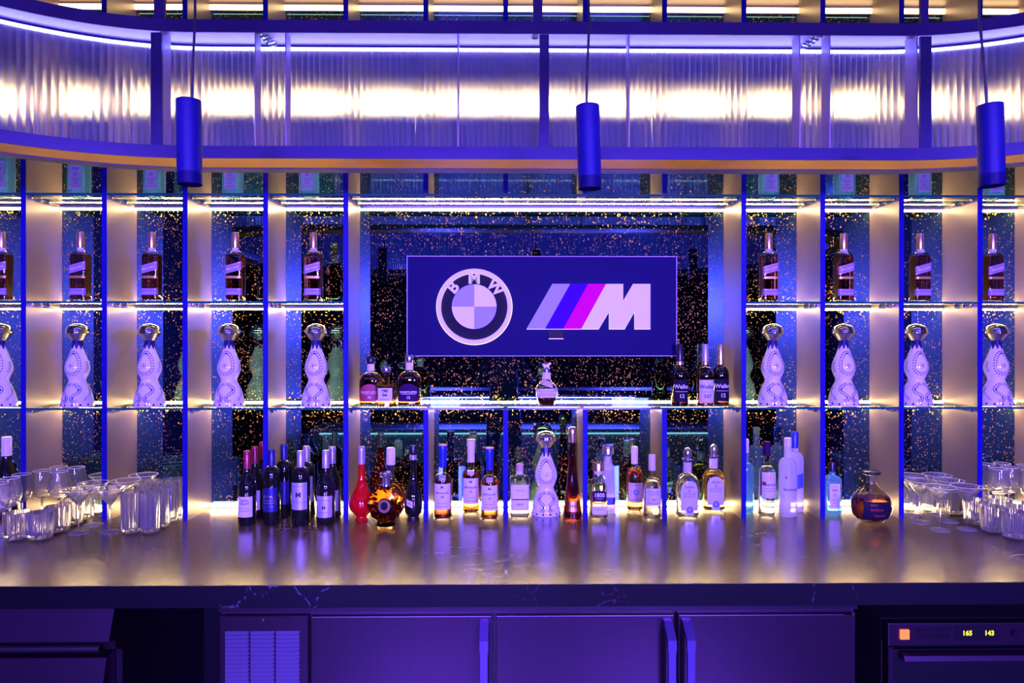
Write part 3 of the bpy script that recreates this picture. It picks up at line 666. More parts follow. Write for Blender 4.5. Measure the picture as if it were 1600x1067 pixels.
# --- square amber whisky with slanted label (second shelf up from the sign's middle)
jr = body(0.036, 0.030, 6, 0.188, 0.032, 0.0125, 0.236)
jw = bottle('whisky_bottle', '', jr, 'bglass', 'dwhisky', 0.2, [('cap', [(0.228, .0150), (.232, .0158), (.292, .0150), (.2965, .0135)], 'goldcap'), ('neck_band', [(0.212, .0135), (.228, .0140)], 'wax')],
    [dict(z0=.125, z1=.160, hw=.034, mat='violetp', skew=.28, label='slanted violet label', name='slanted_label', text=[('Blue Label', .0125, .142, 'whiteink'), ('-', .032, .128, 'goldink'), ('-', .032, .155, 'goldink')]),
     dict(z0=.098, z1=.108, hw=.034, mat='goldink', name='gold_band', label='narrow gold band'),
     dict(z0=.028, z1=.055, hw=.035, mat='violetp', name='lower_label', label='violet lower label', text=[('-', .030, .051, 'goldink'), ('-', .030, .036, 'whiteink')])], group='square whisky bottles on the middle shelf', seg=48)
jx = [10, 131, 241, 370, 491, 1203, 1321, 1442, 1557]
for i, q in enumerate(jx):
    Y = 0.055; put(jw, i == 0, P(q, Y), Y, Z2, 0, 'square amber whisky bottle, slanted violet label, %s' % (SIDE_L + SIDE_R)[i])
# --- white ceramic decanter with blue painted garlands
cp = cr([(0, .055), (.002, .0625), (.02, .062), (.05, .056), (.08, .046), (.10, .036), (.113, .0325), (.125, .036), (.148, .0455), (.165, .0475), (.185, .0445), (.21, .0355), (.24, .0245), (.262, .0185), (.280, .0180), (.290, .017)], 6)
crg = [(z, r, r, 2) for z, r in cp]
def leafs(bm, pts, size, off=0.0006):
    f = wrap(crg, off)
    for i in range(len(pts) - 1):
        (u0, z0), (u1, z1) = pts[i], pts[i + 1]; d = math.hypot(u1 - u0, z1 - z0) or 1; ux, uz = (u1 - u0) / d, (z1 - z0) / d
        for s in (-1, 1):
            cx_, cz_ = u0 - uz * s * size * .55, z0 + ux * s * size * .55
            ax, az = ux * .8 - uz * s * .6, uz * .8 + ux * s * .6
            bx, bz = -az, ax
            v = [bm.verts.new(f(cx_ + ax * size * p + bx * size * q, cz_ + az * size * p + bz * size * q)) for p, q in ((-.6, 0), (0, .28), (.6, 0), (0, -.28))]
            bm.faces.new(v)
clase = thing('ceramic_decanter', '', 'decanter', group='painted ceramic decanters on the shelf')
bm = bmesh.new(); loft(bm, crg, 48); obj('ceramic_body', bm, 'white', clase, smooth=True, ang=60)
bm = bmesh.new()
ell = [(.031 * cos(t) * (1 - .35 * sin(t)), .185 + .046 * sin(t)) for t in [2 * pi * i / 26 for i in range(27)]]
leafs(bm, ell, .0082)
for r0 in (.004, .010):
    leafs(bm, [(r0 * cos(t), .175 + r0 * sin(t)) for t in [2 * pi * i / 7 for i in range(8)]], .0035)
for s in (-1, 1):
    sc_ = [(s * (.022 + .014 * sin(t * 1.1)), .088 - t * .0115) for t in [0.45 * i for i in range(0, 14)]]
    leafs(bm, sc_, .0080)
    leafs(bm, [(s * (.005 + .004 * i), .096 - .0008 * i) for i in range(5)], .0055)
    leafs(bm, [(s * (.010 + .006 * i), .028 - .0006 * i) for i in range(5)], .0058)
    leafs(bm, [(s * (.060 + .008 * sin(t)), .19 - t * .012) for t in [0.45 * i for i in range(0, 10)]], .006)
    leafs(bm, [(s * (.072 + .012 * sin(t)), .080 - t * .011) for t in [0.45 * i for i in range(0, 12)]], .006)
f = wrap(crg, .0006)
for u in (-.075, -.045, -.015, .015, .045, .075):
    v = [bm.verts.new(f(u + .0045 * cos(t), .011 + .0045 * sin(t))) for t in [2 * pi * j / 8 for j in range(8)]]; bm.faces.new(v)
obj('painted_garland', bm, 'navy', clase, label='navy painted leaves and scrolls')
bm = bmesh.new(); n = 40; rowt, rowb = [], []
for i in range(n):
    t = 2 * pi * i / n; zlo = .240 + .024 * abs(((i / 5) % 1) - .5) * 2
    r0 = interp(crg, .289)[0] + .0012; r1 = interp(crg, zlo)[0] + .0012
    rowt.append(bm.verts.new((r0 * cos(t), r0 * sin(t), .290))); rowb.append(bm.verts.new((r1 * cos(t), r1 * sin(t), zlo)))
for i in range(n): bm.faces.new((rowb[i], rowb[(i + 1) % n], rowt[(i + 1) % n], rowt[i]))
obj('painted_collar', bm, 'navy', clase, smooth=True, label='navy pointed collar round the neck')
bm = bmesh.new(); n = 40; pr = [(.282, .024, .25), (.295, .034, .25), (.311, .0455, 0)]; rows = []
for z, r, a in pr: rows.append([bm.verts.new((r * (1 - a * .3 * abs(sin(4 * 2 * pi * i / n))) * cos(2 * pi * i / n), r * (1 - a * .3 * abs(sin(4 * 2 * pi * i / n))) * sin(2 * pi * i / n), z)) for i in range(n)])
for a_, b_ in zip(rows, rows[1:]):
    for i in range(n): bm.faces.new((a_[i], a_[(i + 1) % n], b_[(i + 1) % n], b_[i]))
bm.faces.new(rows[0][::-1]); bm.faces.new(rows[-1])
obj('stopper_crown', bm, 'silver', clase, smooth=True, label='silver scalloped stopper collar')
bm = bmesh.new(); loft(bm, rnd(cr([(.311, .0455), (.3145, .0465), (.318, .0445), (.330, .0420), (.342, .034), (.3495, .019), (.353, .002)], 4)), 36); obj('stopper_dome', bm, 'chrome', clase, smooth=True, label='chrome domed stopper')
kx = [7, 126, 237, 360, 495, 1209, 1321, 1436, 1563]
for i, q in enumerate(kx):
    Y = 0.055; put(clase, i == 0, P(q, Y), Y, Z1, 0, 'white decanter with navy painted leaves, lowest shelf, %s' % (SIDE_L + SIDE_R)[i])
x, y = onc(853, 803); put(clase, False, x, y, Z0, 0, 'white ceramic decanter standing on the stone counter below the sign', (1.03, 1.03, 1.03))
# --- blue gin bottles on the top shelf
gr_ = body(0.038, 0.028, 9, 0.172, 0.02, 0.0135, 0.225, kind='slope')
gin = bottle('gin_bottle', '', gr_, 'gin', 'bluew', 0.16, [('cap', [(0.205, .0165), (.245, .0165), (.25, .015)], 'blackcap')],
    [dict(z0=.03, z1=.15, hw=.026, mat='paper', label='pale blue printed label', text=[('GIN', .016, .118, 'blueink'), ('-', .020, .135, 'blueink'), ('O', .02, .095, 'blueink'), ('-', .020, .078, 'blueink'), ('LONDON', .0065, .07, 'blueink'), ('DRY', .008, .058, 'redink'), ('-', .020, .045, 'blueink')])], group='blue gin bottles on the top shelf')
gx = [(12, 0), (129, 0), (245, 0), (366, 0), (484, 0), (1203, 0), (1322, 0), (1442, 0), (1557, 0)]
for i, (q, r_) in enumerate(gx):
    Y = 0.10; put(gin, i == 0, P(q, Y), Y, Z3, r_, 'blue gin bottle cut off by the canopy, %s' % (SIDE_L + SIDE_R)[i])
x, y = onc(1303, 804); g2 = put(gin, False, x, y, Z0, 0, 'small blue gin bottle with arched label on the counter beside the round decanter', (.88, .9, .9)); del g2['group']
# --- centre shelf bottles
def flat_shoulder(a, b, n, hb, hs, nr, H): return body(a, b, n, hb, hs, nr, H, 'round')
wr = body(.049, .036, 3, .105, .040, .015, .185)
wp = bottle('rye_bottle', 'broad amber rye bottle with red arched label at the left end of the sign shelf', wr, 'bglass', 'dwhisky', .135,
    [('stopper', [(.180, .017), (.183, .0185), (.208, .0185), (.212, .016)], 'blackcap'), ('neck_foil', [(.150, .0158), (.181, .0158)], 'wax')],
    [dict(z0=.022, z1=.095, hw=.040, top=.03, mat='redp', label='red arched label', text=[('WHISTLEPIG', .0125, .060, 'cream'), ('10', .016, .038, 'whiteink'), ('-', .03, .052, 'cream')])])
wp.location = (P(580, .08), .08, Z1)
wp2 = bottle('rye_bottle', 'broad amber rye bottle with violet arched label, right of the short amber one', wr, 'bglass', 'dwhisky', .135,
    [('stopper', [(.180, .017), (.183, .0185), (.208, .0185), (.212, .016)], 'silver'), ('neck_foil', [(.150, .0158), (.181, .0158)], 'wax')],
    [dict(z0=.022, z1=.095, hw=.040, top=.03, mat='plum', label='violet arched label', text=[('WHISTLEPIG', .0125, .060, 'whiteink'), ('15', .016, .038, 'whiteink'), ('-', .03, .052, 'whiteink')])])
wp2.location = (P(640, .05), .05, Z1); wp2.scale = (1.03, 1, 1.04)
hr = body(.043, .036, 2.6, .088, .022, .014, .148, k=5)
hb = bottle('faceted_whisky_bottle', 'short faceted whisky bottle with white label between the two rye bottles', hr, 'bglass', 'whisky', .095, [('stopper', [(.146, .019), (.150, .021), (.168, .021), (.172, .018)], 'silver')],
    [dict(z0=.028, z1=.082, hw=.030, mat='paper', text=[('\u97ff', .03, .060, 'ink'), ('-', .02, .036, 'ink')])], seg=20, flat_shade=True)
hb.location = (P(604, .02), .02, Z1)
# grenade shaped bourbon with horse stopper
br = body(.042, .042, 2.7, .070, .042, .014, .135, 'lin', k=6)
br = [(0, .028, .028, 3), (.006, .033, .033, 3), (.03, .042, .042, 3), (.058, .050, .050, 3), (.072, .050, .050, 3), (.088, .040, .040, 2.6), (.102, .024, .024, 2.2), (.112, .016, .016, 2), (.142, .0145, .0145, 2)]
bl = bottle('round_bourbon_bottle', 'squat bourbon bottle with pale band and little horse stopper below the sign', br, 'bglass', 'dwhisky', .07, [('stopper', [(.140, .0165), (.152, .0165), (.155, .012)], 'silver'), ('neck_paper', [(.112, .0185), (.140, .0175)], 'paper')],
    [dict(z0=.040, z1=.076, hw=.047, mat='paper', text=[('-', .038, .05, 'ink'), ('-', .03, .058, 'ink'), ('-', .038, .066, 'ink')]), dict(z0=.085, z1=.108, hw=.024, mat='cream', name='neck_label', skew=-.3)])
bm = bmesh.new()
hp = [(-.014, .166), (-.010, .158), (-.004, .160), (.004, .160), (.010, .155), (.016, .156), (.010, .162), (.013, .168), (.018, .172), (.020, .179), (.014, .182), (.008, .177), (.002, .173), (-.006, .173), (-.012, .176), (-.020, .173), (-.016, .170)]
prism(bm, hp, -.004, .004); tube(bm, [(-.008, 0, .16), (-.012, 0, .153)], .0016, 6); tube(bm, [(.006, 0, .16), (.004, 0, .153)], .0016, 6); loft(bm, rnd([(.153, .009), (.156, .007)]), 16); obj('horse_finial', bm, 'silver', bl, smooth=True, label='small silver galloping horse')
bl.location = (P(854, .03), .03, Z1); bl.scale = (.98, .98, 1.04)
# tall wheated bourbons
we = body(.036, .036, 2.0, .125, .045, .0125, .225, 'round')
def weller(label, mat, tmat, num, capm='goldcap'):
    return bottle('bourbon_bottle', label, we, 'smoke' if mat == 'blackp' else 'bglass', 'dwhisky', .15, [('capsule', [(.190, .0142), (.262, .0138), (.266, .012)], capm), ('collar', [(.176, .0155), (.186, .0165), (.192, .0150)], 'goldcap')],
        [dict(z0=.02, z1=.115, hw=.036, mat=mat, text=[('Weller', .024, .085, tmat), (num, .022, .045, tmat), ('-', .028, .064, tmat)])])
a = weller('dark bourbon bottle with black script label, left of the white labelled one', 'blackp', 'whiteink', '12', 'blackcap'); a.location = (P(1063, .045), .045, Z1)
a = weller('amber bourbon bottle with white script label at the right end of the sign shelf', 'paper', 'ink', '107', 'greyfoil'); a.location = (P(1103, .03), .03, Z1)
a = weller('dark bourbon bottle with black label standing against the right divider', 'blackp', 'whiteink', '12', 'goldcap'); a.location = (P(1127, .085), .085, Z1)
# --- wine bottles on the counter
bordeaux = body(.0375, .0375, 2, .185, .050, .0145, .29, 'round'); burg = body(.0385, .0385, 2, .145, .085, .0145, .29, 'slope', k=12)
def wine(label, rg, foil, lab, texts=(), h=1.0, w=1.0):
    return bottle('wine_bottle', label, rg, 'wineglass', caps=[('capsule', [(.228, .0158), (.297, .0152), (.300, .0135)], foil)] + ([('lip', [(.286, .0162), (.292, .0162)], foil)]),
                  labels=[dict(z0=lab[0], z1=lab[1], hw=lab[2], mat=lab[3], text=list(texts))] if lab else [])
def setb(o, q, r, sx=1, sz=1, rz=0): x, y = onc(q, r); o.location = (x, y, Z0); o.scale = (sx, sx, sz); o.rotation_euler = (0, 0, rz); return o
setb(wine('red wine bottle with red foil and cream label, first in the wine row', burg, 'redfoil', (.035, .118, .036, 'paper'), [('NAPA', .013, .102, 'ink'), ('VALLEY', .013, .09, 'ink'), ('-', .02, .07, 'ink'), ('-', .026, .06, 'ink')]), 388, 817, .93, 1.0)
setb(wine('red foiled wine bottle directly behind the first wine bottle', burg, 'redfoil', (.035, .118, .036, 'paper')), 400, 806, .93, 1.0)
setb(wine('red foiled wine bottle rearmost behind the first wine bottle', burg, 'redfoil', (.035, .118, .036, 'paper')), 412, 797, .93, 1.02)
setb(wine('dark wine bottle with navy foil and silver printing', bordeaux, 'navyfoil', (.055, .15, .036, 'navyfoil'), [('CAYMUS', .014, .115, 'silver'), ('-', .028, .10, 'goldink'), ('-', .028, .09, 'goldink'), ('-', .02, .075, 'silver')]), 426, 817, .93, 1.02)
setb(wine('navy foiled wine bottle behind the silver printed one', bordeaux, 'navyfoil', (.055, .15, .036, 'navyfoil')), 445, 805, .93, 1.03)
setb(wine('wide wine bottle with grey foil and large silver label', bordeaux, 'greyfoil', (.065, .175, .037, 'silverp'), [('-', .03, .16, 'ink'), ('M', .03, .125, 'ink'), ('-', .03, .095, 'ink')]), 471, 817, 1.0, 1.0)
setb(wine('grey foiled wine bottle behind the large silver label', bordeaux, 'greyfoil', (.065, .175, .037, 'silverp')), 480, 805, 1.0, 1.0)
setb(wine('sloping shouldered wine bottle with grey foil and silver square label', burg, 'greyfoil', (.03, .118, .037, 'silverp'), [('-', .03, .1, 'ink'), ('M', .02, .07, 'ink'), ('-', .022, .05, 'ink')]), 510, 816, .97, 1.0)
setb(wine('grey foiled wine bottle behind the silver square label', burg, 'greyfoil', (.03, .118, .037, 'silverp')), 520, 806, .97, 1.0)
# white waxed bottle at the far left
o = wine('dark bottle with pale waxed neck behind the glasses at left edge', burg, 'wax', (.03, .118, .037, 'paper')); o.location = (P(17, .1), .1, Z0); o.scale = (1.25, 1.25, 1.13)
# --- red teardrop
tr = [(z, r, r, 2) for z, r in cr([(0, .026), (.004, .028), (.014, .022), (.022, .028), (.045, .047), (.068, .052), (.095, .046), (.13, .029), (.165, .0175), (.20, .0135), (.30, .0125)], 5)]
o = bottle('teardrop_bottle', 'glossy red teardrop bottle with long neck beside the wine row', tr, 'redglass', caps=[('capsule', [(.235, .0152), (.29, .0147), (.305, .0145), (.308, .012)], 'greyfoil')]); setb(o, 565.5, 811, 1.0, 1.0)
# cognac decanter behind, and its round fluted neighbour in front
ob = [(z, r, r * .62, 2) for z, r in cr([(0, .030), (.006, .036), (.03, .058), (.07, .066), (.11, .055), (.135, .032), (.15, .019), (.18, .0150), (.235, .0165)], 5)]
o = bottle('cognac_bottle', 'large round amber bottle with tall pale neck behind the crystal decanter', ob, 'bglass', 'dwhisky', .135, [('stopper', [(.215, .020), (.285, .0185), (.29, .016)], 'wax')]); setb(o, 611, 800, 1.0, .98)
xo = thing('crystal_decanter', 'round faceted crystal decanter of amber cognac at the counter front', 'decanter')
bm = bmesh.new(); nA, nB = 18, 9; cz_ = .084; Rd = .077
rows = []
for j in range(nB + 1):
    v = -1 + 2 * j / nB; rr = max(.18, math.sqrt(max(0, 1 - v * v))) if 0 else math.cos(v * pi / 2 * .93)
    yy = .036 * math.copysign(abs(v) ** .8, v)
    row = []
    for i in range(nA):
        t = 2 * pi * (i + (j % 2) * .5) / nA; k_ = (1.0 if i % 2 else .93)
        row.append(bm.verts.new((Rd * rr * k_ * cos(t), yy, cz_ + Rd * rr * k_ * sin(t))))
    rows.append(row)
for j in range(nB):
    for i in range(nA):
        a, b, c_, d_ = rows[j][i], rows[j][(i + 1) % nA], rows[j + 1][(i + 1) % nA], rows[j + 1][i]
        if j % 2 == 0: bm.faces.new((a, b, d_)); bm.faces.new((b, c_, d_))
        else: bm.faces.new((a, b, c_)); bm.faces.new((a, c_, d_))
bm.faces.new(rows[0]); bm.faces.new(rows[-1][::-1]); bmesh.ops.recalc_face_normals(bm, faces=bm.faces)
obj('crystal_body', bm, 'whisky', xo, label='faceted crystal filled with amber cognac')
bm = bmesh.new(); n = 28
ft = [bm.verts.new((.040 * cos(2 * pi * i / n), .028 * sin(2 * pi * i / n), 0)) for i in range(n)]; ftt = [bm.verts.new((.036 * cos(2 * pi * i / n), .024 * sin(2 * pi * i / n), .012)) for i in range(n)]
for i in range(n): bm.faces.new((ft[i], ft[(i + 1) % n], ftt[(i + 1) % n], ftt[i]))
bm.faces.new(ft[::-1]); bm.faces.new(ftt); obj('foot_ring', bm, 'gold', xo)
bm = bmesh.new(); v = [bm.verts.new((.027 * cos(t), -.0375, cz_ + .030 * sin(t))) for t in [2 * pi * i / 32 for i in range(32)]]; bm.faces.new(v); v2 = [bm.verts.new((q.co.x * 1.02, -.034, cz_ + (q.co.z - cz_) * 1.02)) for q in v]
for i in range(32): bm.faces.new((v[i], v[(i + 1) % 32], v2[(i + 1) % 32], v2[i]))
med = obj('medallion', bm, 'blackp', xo, label='dark oval centre plate')
bm = bmesh.new()
for r0 in (.016, .021):
    for i in range(32):
        t0, t1 = 2 * pi * i / 32, 2 * pi * (i + 1) / 32
        v = [bm.verts.new((r * cos(t), -.0380, cz_ + r * 1.1 * sin(t))) for r, t in ((r0, t0), (r0 + .0015, t0), (r0 + .0015, t1), (r0, t1))]; bm.faces.new(v)
obj('medallion_ring', bm, 'goldink', med)
bm = bmesh.new(); loft(bm, rnd([(.155, .014), (.165, .0125), (.185, .0140), (.192, .016)]), 24, rib=.06, ribn=12); obj('neck', bm, 'silver', xo, smooth=True)
bm = bmesh.new(); loft(bm, rnd([(.190, .013), (.196, .024), (.206, .026), (.212, .020)]), 24); obj('stopper', bm, 'silver', xo, smooth=True)
setb(xo, 603, 820, 1.0, 1.03)
# dark long necked bottle
dk = [(z, r, r, 2) for z, r in cr([(0, .026), (.004, .028), (.016, .024), (.03, .034), (.06, .0385), (.10, .036), (.14, .024), (.17, .0150), (.21, .0125), (.28, .012)], 5)]
o = bottle('liqueur_bottle', 'slim black bottle with long neck and small tag left of the first divider', dk, 'wineglass', caps=[('stopper', [(.272, .0165), (.298, .0165), (.302, .015)], 'blackcap'), ('neck_ring', [(.245, .0145), (.265, .015)], 'greyfoil')], labels=[dict(z0=.06, z1=.085, hw=.014, mat='paper', skew=-.4, name='hanging_tag', u0=-.012, text=[('XO', .012, .072, 'ink')])]); setb(o, 646, 811, 1.0, 1.03)
# single malts
mr = body(.041, .041, 2, .150, .036, .0150, .245, 'round')
def malt(label, liq, capm, num, paper='paper'):
    return bottle('malt_whisky_bottle', label, mr, 'bglass', liq, .172, [('capsule', [(.212, .0165), (.245, .0165), (.285, .0185), (.300, .0180), (.303, .016)], capm), ('cap_top', [(.3005, .0195), (.306, .0195)], 'cork')],
        [dict(z0=.045, z1=.150, hw=.040, mat=paper, text=[('M', .016, .136, 'ink'), ('MACALLAN', .0112, .113, 'ink'), (num, .015, .096, 'ink'), ('-', .026, .08, 'goldink'), ('-', .022, .07, 'ink'), ('-', .026, .058, 'ink')]),
         dict(z0=.164, z1=.183, hw=.015, mat='silverp', name='shoulder_label', label='small pale shoulder label')])
setb(malt('malt whisky bottle with blue capsule and white label, right of the first divider', 'dwhisky', 'bluecap', '18'), 692, 810, .96, 1.03)
setb(malt('malt whisky bottle with pink label and pale gold capsule, set further back', 'whisky', 'wax', '12'), 736, 801, .95, 1.05)
setb(malt('malt whisky bottle with blue capsule against the second divider', 'whisky', 'bluecap', '15'), 765, 811, .93, .99)
# clear square blanco
lr = body(.043, .030, 4, .165, .018, .0135, .205)
o = bottle('tequila_bottle', 'clear rectangular tequila bottle with wooden cap and white label', lr, 'bglass', 'water', .150, [('cap', [(.200, .0165), (.228, .0165), (.231, .015)], 'cork'), ('neck_label', [(.186, .0148), (.202, .0148)], 'paper')],
    [dict(z0=.085, z1=.145, hw=.038, mat='paper', text=[('-', .03, .098, 'goldink'), ('-', .02, .12, 'ink')]), dict(z0=.035, z1=.080, hw=.038, mat='paper', name='lower_label', text=[('LALO', .012, .062, 'ink'), ('-', .036, .079, 'goldink')])]); setb(o, 812, 808, 1.0, .99)
# tall tapered brown
dj = [(z, r, r * .9, 2.2) for z, r in cr([(0, .036), (.004, .0405), (.03, .039), (.10, .030), (.20, .0195), (.30, .0135), (.325, .013)], 5)]
o = bottle('tapered_tequila_bottle', 'very tall tapering brown tequila bottle left of the third divider', dj, 'brown', 'dwhisky', .25, [('capsule', [(.30, .0160), (.335, .0185), (.352, .0185), (.360, .012)], 'goldcap')],
    [dict(z0=.035, z1=.075, hw=.030, mat='goldink', label='dark gold foil label', text=[('1942', .016, .056, 'ink')])]); setb(o, 894.5, 811, 1.0, 1.08)
# 1800
er = body(.042, .042, 5, .135, .030, .020, .19, 'lin'); er = [(0, .040, .040, 5), (.005, .0425, .0425, 5), (.145, .034, .034, 5), (.165, .026, .026, 4), (.178, .021, .021, 2), (.20, .019, .019, 2)]
o = bottle('tequila_bottle', 'trapezoid gold tequila bottle with dark 1800 label and wide cap', er, 'bglass', 'gold', .150, [('cap', [(.205, .0265), (.235, .0255), (.240, .023)], 'goldcap'), ('collar', [(.19, .019), (.206, .020)], 'wax')],
    [dict(z0=.078, z1=.125, hw=.031, mat='plum', top=.006, label='dark plum label', text=[('1800', .024, .105, 'whiteink'), ('-', .015, .09, 'whiteink')]), dict(z0=.025, z1=.060, hw=.033, mat='paper', name='lower_label', text=[('-', .02, .045, 'ink')])]); setb(o, 935, 810, .93, .99)
# hatched clear
hc = [(0, .028, .028, 5), (.005, .031, .031, 5), (.185, .024, .024, 5), (.20, .018, .018, 3), (.215, .015, .015, 2), (.235, .014, .014, 2)]
o = bottle('cut_glass_bottle', 'pale cut glass bottle with wide silver cap behind the 1800 bottle', hc, 'frost', 'water', .19, [('cap', [(.24, .0255), (.272, .0245), (.276, .022)], 'silver'), ('collar', [(.23, .0155), (.241, .017)], 'silver')], [dict(z0=.035, z1=.065, hw=.026, mat='navyfoil')])
bm = bmesh.new(); fw = wrap(hc, .0008)
for i in range(-8, 9):
    for s in (-1, 1):
        pts = [fw(max(-.027, min(.027, i * .006 + s * (z - .13) * .35)), z) for z in [.08 + .012 * j for j in range(9)] if abs(i * .006 + s * (z - .13) * .35) < .024]
        if len(pts) > 1: tube(bm, pts, .0005, 4)
obj('cut_lattice', bm, 'silver', o, label='diagonal cut lattice'); setb(o, 950, 800, 1.08, 1.07)
# orange round
orr = body(.039, .039, 2, .145, .040, .0135, .24, 'round')
o = bottle('reposado_bottle', 'bright orange tequila bottle with pale neck foil in fourth compartment', orr, 'bglass', 'orange', .185, [('capsule', [(.200, .0152), (.268, .0158), (.272, .014)], 'wax')], [dict(z0=.045, z1=.125, hw=.036, mat='cream', text=[('-', .028, .115, 'ink'), ('O', .03, .085, 'blueink'), ('-', .028, .055, 'ink')])]); setb(o, 992, 799, .98, 1.05)
orr2 = body(.040, .040, 2, .130, .042, .0135, .24, 'round')
o = bottle('blanco_bottle', 'clear round tequila bottle with white cap against the fourth divider', orr2, 'bglass', 'water', .170, [('capsule', [(.205, .0150), (.268, .0150), (.272, .0135)], 'wax')], [dict(z0=.062, z1=.135, hw=.036, mat='paper', text=[('-', .028, .12, 'ink'), ('-', .024, .11, 'ink'), ('~', .03, .09, 'blueink'), ('-', .028, .072, 'ink')])]); setb(o, 1019.5, 811, .98, 1.0)
# round-stoppered tequilas
fo = body(.050, .036, 3, .120, .050, .0165, .215, 'round')
def fort(label, liq, ppr):
    o = bottle('ball_stopper_bottle', label, fo, 'bglass', liq, .166, [('neck_sleeve', [(.175, .0180), (.215, .0185)], 'wax'), ('stopper_ring', [(.218, .012), (.222, .0245), (.228, .0245), (.232, .013)], 'silver'), ('ball_stopper', cr([(.228, .010), (.236, .0165), (.250, .0185), (.264, .0150), (.272, .003)], 4), 'silver')],
        [dict(z0=.030, z1=.145, hw=.037, top=.034, mat=ppr, label='arched printed label', text=[('TEQUILA', .010, .122, 'blueink'), ('-', .026, .098, 'blueink'), ('*', .02, .104, 'redink'), ('-', .028, .092, 'ink'), ('-', .026, .085, 'ink')]),
         dict(z0=.012, z1=.052, hw=.019, top=.018, mat='silverp', name='round_seal', off=.0016, text=[('O', .034, .033, 'blueink'), ('O', .018, .033, 'blueink')])]); return o
setb(fort('clear tequila bottle with ball stopper and arched label, left of the golden one', 'water', 'paper'), 1075, 808, .98, 1.09)
setb(fort('golden tequila bottle with ball stopper and arched label beside right divider', 'gold', 'paper'), 1116, 799, 1.0, 1.09)
# vodkas
kr = body(.0365, .0365, 2, .185, .035, .0145, .28, 'round')
o = bottle('vodka_bottle', 'clear cylindrical vodka bottle with dark neck and white label', kr, 'bglass', 'water', .235, [('capsule', [(.262, .0155), (.318, .0155), (.321, .014)], 'plum')],
    [dict(z0=.085, z1=.195, hw=.034, mat='paper', text=[('K', .03, .175, 'goldink'), ('Ketel One', .0135, .142, 'ink'), ('-', .024, .125, 'ink'), ('-', .026, .115, 'ink')]), dict(z0=.140, z1=.155, hw=.008, mat='redp', off=.0011, name='red_square', u0=-.024)]); setb(o, 1200, 808, 1.0, 1.0)
be = body(.0375, .0375, 2, .215, .035, .0150, .31, 'round')
o = bottle('frosted_vodka_bottle', 'tall frosted vodka bottle with lettering across, front of the pair', be, 'frost', 'water', .25, [('cap', [(.300, .0155), (.332, .0155), (.335, .0145)], 'wax')], [dict(z0=.165, z1=.175, hw=.003, mat='redp', u0=-.02, name='small_mark')])
bm = bmesh.new(); f0 = wrap(be, .001); add_text(bm, 'BELVEDERE', .0125, lambda u, v, d: f0(u, .118 + v), bold=.0002); obj('lettering', bm, 'ink', o); setb(o, 1233, 807, 1.0, 1.0)
o = bottle('frosted_vodka_bottle', 'frosted vodka bottle with blue capsule standing behind the lettered one', be, 'frost', 'water', .25, [('capsule', [(.268, .0158), (.332, .0160), (.336, .014)], 'bluecap')], [dict(z0=.10, z1=.16, hw=.030, mat='blueink', skew=.2, label='blue picture label')]); setb(o, 1244, 799, 1.0, 1.04)
o = bottle('vodka_bottle', 'clear bottle partly hidden by the divider right of the sign', kr, 'gin', 'bluew', .235, [('capsule', [(.262, .0155), (.318, .0155), (.321, .014)], 'wax')]); x, y = onc(1166, 800); o.location = (P(1166, .12), .12, Z0)
# big round decanter
rd = thing('round_decanter', 'large round dark decanter with black collar at the right of the counter', 'decanter')
prf = cr([(0, .040), (.004, .048), (.025, .072), (.060, .085), (.095, .080), (.125, .058), (.148, .030), (.165, .0215), (.190, .022), (.200, .028)], 6)
rgd = [(z, r, r * .72, 2) for z, r in prf]
bm = bmesh.new(); loft(bm, rgd, 48); obj('glass_body', bm, 'bglass', rd, smooth=True)
lq = [(z, r - .004, r * .72 - .004, 2) for z, r in prf if .012 < z < .108]
bm = bmesh.new(); loft(bm, lq, 48); obj('liquid', bm, pmn := 'dwhisky', rd, smooth=True)
bm = bmesh.new(); loft(bm, rnd([(.197, .030), (.200, .036), (.210, .036), (.213, .030)]), 32); obj('collar', bm, 'blackcap', rd, smooth=True)
bm = bmesh.new(); f0 = wrap([(z, r, b, n) for z, r, b, n in rgd], .001)
patch(bm, rgd, .02, .095, .062, off=.0006, nx=24, nz=8); lab_ = obj('dark_panel', bm, 'blackp', rd, label='dark printed front panel')
bm = bmesh.new(); add_text(bm, 'GRAN', .010, lambda u, v, d: f0(u - .02, .082 + v)); add_text(bm, 'RESERVA', .013, lambda u, v, d: f0(u - .008, .062 + v)); add_text(bm, 'TEQUILA', .012, lambda u, v, d: f0(u + .004, .038 + v)); obj('lettering', bm, 'redink', lab_)
setb(rd, 1365, 817, 1.0, 1.0)
